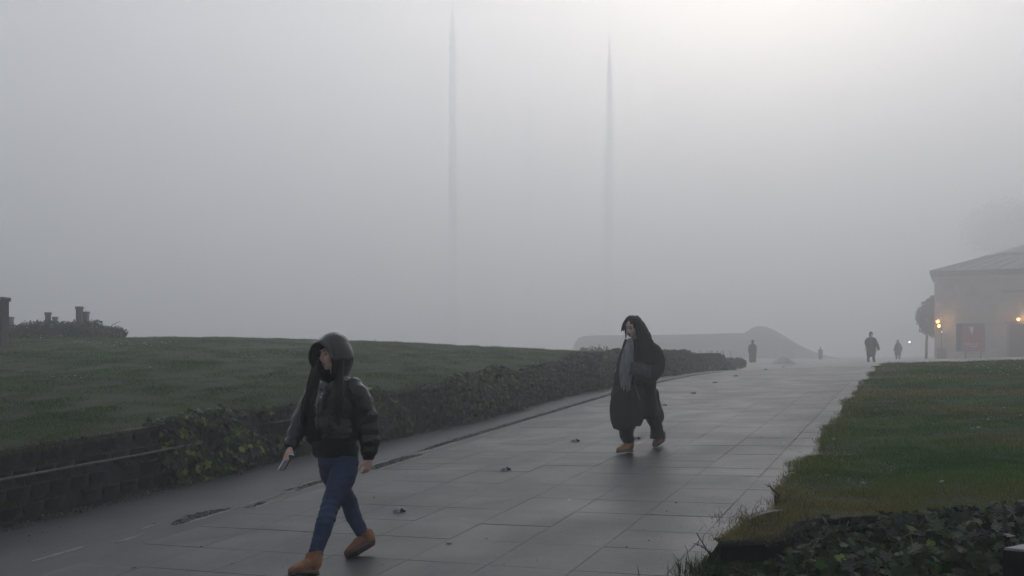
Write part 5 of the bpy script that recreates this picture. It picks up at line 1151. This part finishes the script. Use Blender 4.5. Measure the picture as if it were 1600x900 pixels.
lantern(1467, 509.5, Yb - .95, 'lower glowing lantern of the pair at the left corner of the stone building', 'lampglow', .14, 30, warm)
lantern(1471.5, 519, Yb - .95, 'small dim lamp below the lantern pair at the building corner', 'starglow', .05, 0, warm)
lantern(1421, 534.5, 75, 'tiny white light hanging in the fog beside the right hand figures', 'starglow', .07, 0, warm)
# lamp post that carries the corner lanterns
xq = bx_(1471, Yb - .9); t = thing('lamp_post', (xq, Yb - .9, gB), 'thin dark post at the left corner of the stone building carrying the lanterns', 'lamp post')
b = MB(); b.loft([(V((xq, Yb - .9, gB)), .06), (V((xq, Yb - .9, zrow(500, Yb))), .045)], n=8, seg=2); b.build('pole', M['dark_metal'], t)
MB().box((bx_(1465), Yb - .9, (gB + zrow(544, Yb)) / 2), (.7, .5, zrow(544, Yb) - gB)).build('cabinet', M['door'], t, smooth=False)
for bb in (504.8, 512.2): MB().box((xq - .13, Yb - .9, zrow(bb + .6, Yb)), (.48, .06, .06)).build('arm', M['dark_metal'], t, smooth=False)
# red information board
Ys = 84.0; xa, xb = bx_(1494, Ys), bx_(1538.5, Ys); za, zb = zrow(549, Ys), zrow(505.5, Ys); gs = gz((xa + xb) / 2, Ys) - .1
t = thing('information_board', ((xa + xb) / 2, Ys, gs), 'red information board on two thin legs in front of the stone building', 'sign')
for a in (1509, 1533): MB().box((bx_(a, Ys), Ys + .05, (gs + za) / 2 + .1), (.1, .1, za - gs + .2)).build('leg', M['dark_metal'], t, smooth=False)
MB().box(((xa + xb) / 2, Ys, (za + zb) / 2), (xb - xa, .08, zb - za)).build('panel', M['dark_metal'], t, smooth=False)
xr0 = bx_(1502.5, Ys); face = MB().box(((xr0 + xb) / 2 - .02, Ys - .05, (za + zb) / 2), (xb - xr0 - .06, .03, zb - za - .1)).build('red_face', M['red'], t, smooth=False)
b = MB(); cxs = bx_(1517.5, Ys); cz_ = zrow(516, Ys)
b.ell((cxs, Ys - .068, cz_ + .06), (.15, .006, .20), nu=12, nv=6); b.box((cxs - .05, Ys - .068, cz_ + .26), (.40, .008, .08)); b.box((cxs + .02, Ys - .068, cz_ - .18), (.16, .008, .24))
b.build('emblem', M['white'], face, smooth=False)
b = MB()
for (ca, wa, ra) in ((1517, 20, 537.5), (1521, 22, 541)):
    for q in range(14):
        if random.random() < .15: continue
        xw = bx_(ca, Ys) + (q / 13 - .5) * wa / F * Ys; b.box((xw, Ys - .068, zrow(ra, Ys)), (.05, .006, .08))
b.build('lettering', M['white'], face, smooth=False)

# ------------------------------------------------------------------ trees in the fog on the right
def tree(x, Y, H, R, label, seed, n_=4500, leaf=.30, trunk=.25, squash=.8, name='tree'):
    r = random.Random(seed); g = gz(x, Y) - .2; t = thing(name, (x, Y, g), label, 'tree', None)
    b = MB(); top = V((x + r.uniform(-.4, .4), Y, g + H * .8)); b.loft([(V((x, Y, g)), trunk * 1.3), (V((x + .1, Y, g + H * .3)), trunk), (top, trunk * .25)], n=10, seg=4)
    B = []
    for q in range(11):
        a = r.uniform(0, 6.28); hh = r.uniform(.35, .9); rr_ = R * (1 - abs(hh - .55) * .9) * r.uniform(.35, .85); c = (x + rr_ * math.cos(a), Y + rr_ * math.sin(a), g + H * hh)
        st = V((x, Y, g + H * hh * .55)); b.loft([(st, trunk * .4), ((st + V(c)) / 2 + V((0, 0, .2)), trunk * .22), (V(c), trunk * .06)], n=6, seg=3)
        q_ = R * r.uniform(.32, .55); B.append((c, (q_, q_, q_ * squash)))
    B.append(((x, Y, g + H * .93), (R * .4, R * .4, H * .09)))
    b.build('trunk', M['bark'], t); leafblob('crown', t, B, n_, leaf, lambda k: tints(k, 0, .8))
Yt = 99.5; xt = bx_(1447, Yt); t = thing('tree', (xt, Yt, gz(xt, Yt) - .2), 'dark rounded tree tight against the left corner of the stone building', 'tree')
b = MB(); b.loft([(V((xt, Yt, gz(xt, Yt) - .2)), .16), (V((xt + .1, Yt, zrow(520, Yt))), .12), (V((xt + .3, Yt, zrow(480, Yt))), .04)], n=8, seg=3); b.build('trunk', M['bark'], t)
leafblob('crown', t, [((bx_(a_, Yt), Yt + random.uniform(-.4, .4), zrow(b_, Yt)), (r_ / F * Yt, .9, r_ / F * Yt * 1.05)) for a_, b_, r_ in ((1446, 492, 14), (1452, 480, 13), (1441, 499, 10), (1455, 500, 15), (1450, 510, 13), (1459, 472, 10), (1462, 515, 10), (1457, 490, 14))], 12000, .17, lambda k: tints(k, 0, .8))
t0 = [(1580, 330, 52, 24, 'largest hazy tree mass rising behind the stone building'), (1700, 330, 74, 28, 'tall fog veiled tree at the right frame edge')]
for i, (a, Y, H_, R_, lab) in enumerate(t0): tree(bx_(a, Y), Y, H_, R_, lab, 20 + i, 12000, 1.0, .6)
# ------------------------------------------------------------------ the fog
hb = MB(); hb.box((0, 500, 75), (2600, 2600, 162))
o = hb.build('haze', None, smooth=False); o.data.materials.clear()
hm = bpy.data.materials.new('haze_air'); hm.use_nodes = True; n = hm.node_tree
n.nodes.remove(n.nodes['Principled BSDF']); pv = n.nodes.new('ShaderNodeVolumePrincipled')
pv.inputs['Color'].default_value = (.985, .99, 1.0, 1); pv.inputs['Density'].default_value = HAZE; pv.inputs['Anisotropy'].default_value = .66
n.links.new(pv.outputs[0], n.nodes['Material Output'].inputs['Volume'])
o.data.materials.append(hm); tag(o, 'thick grey morning fog filling the whole park', None, None, 'stuff')
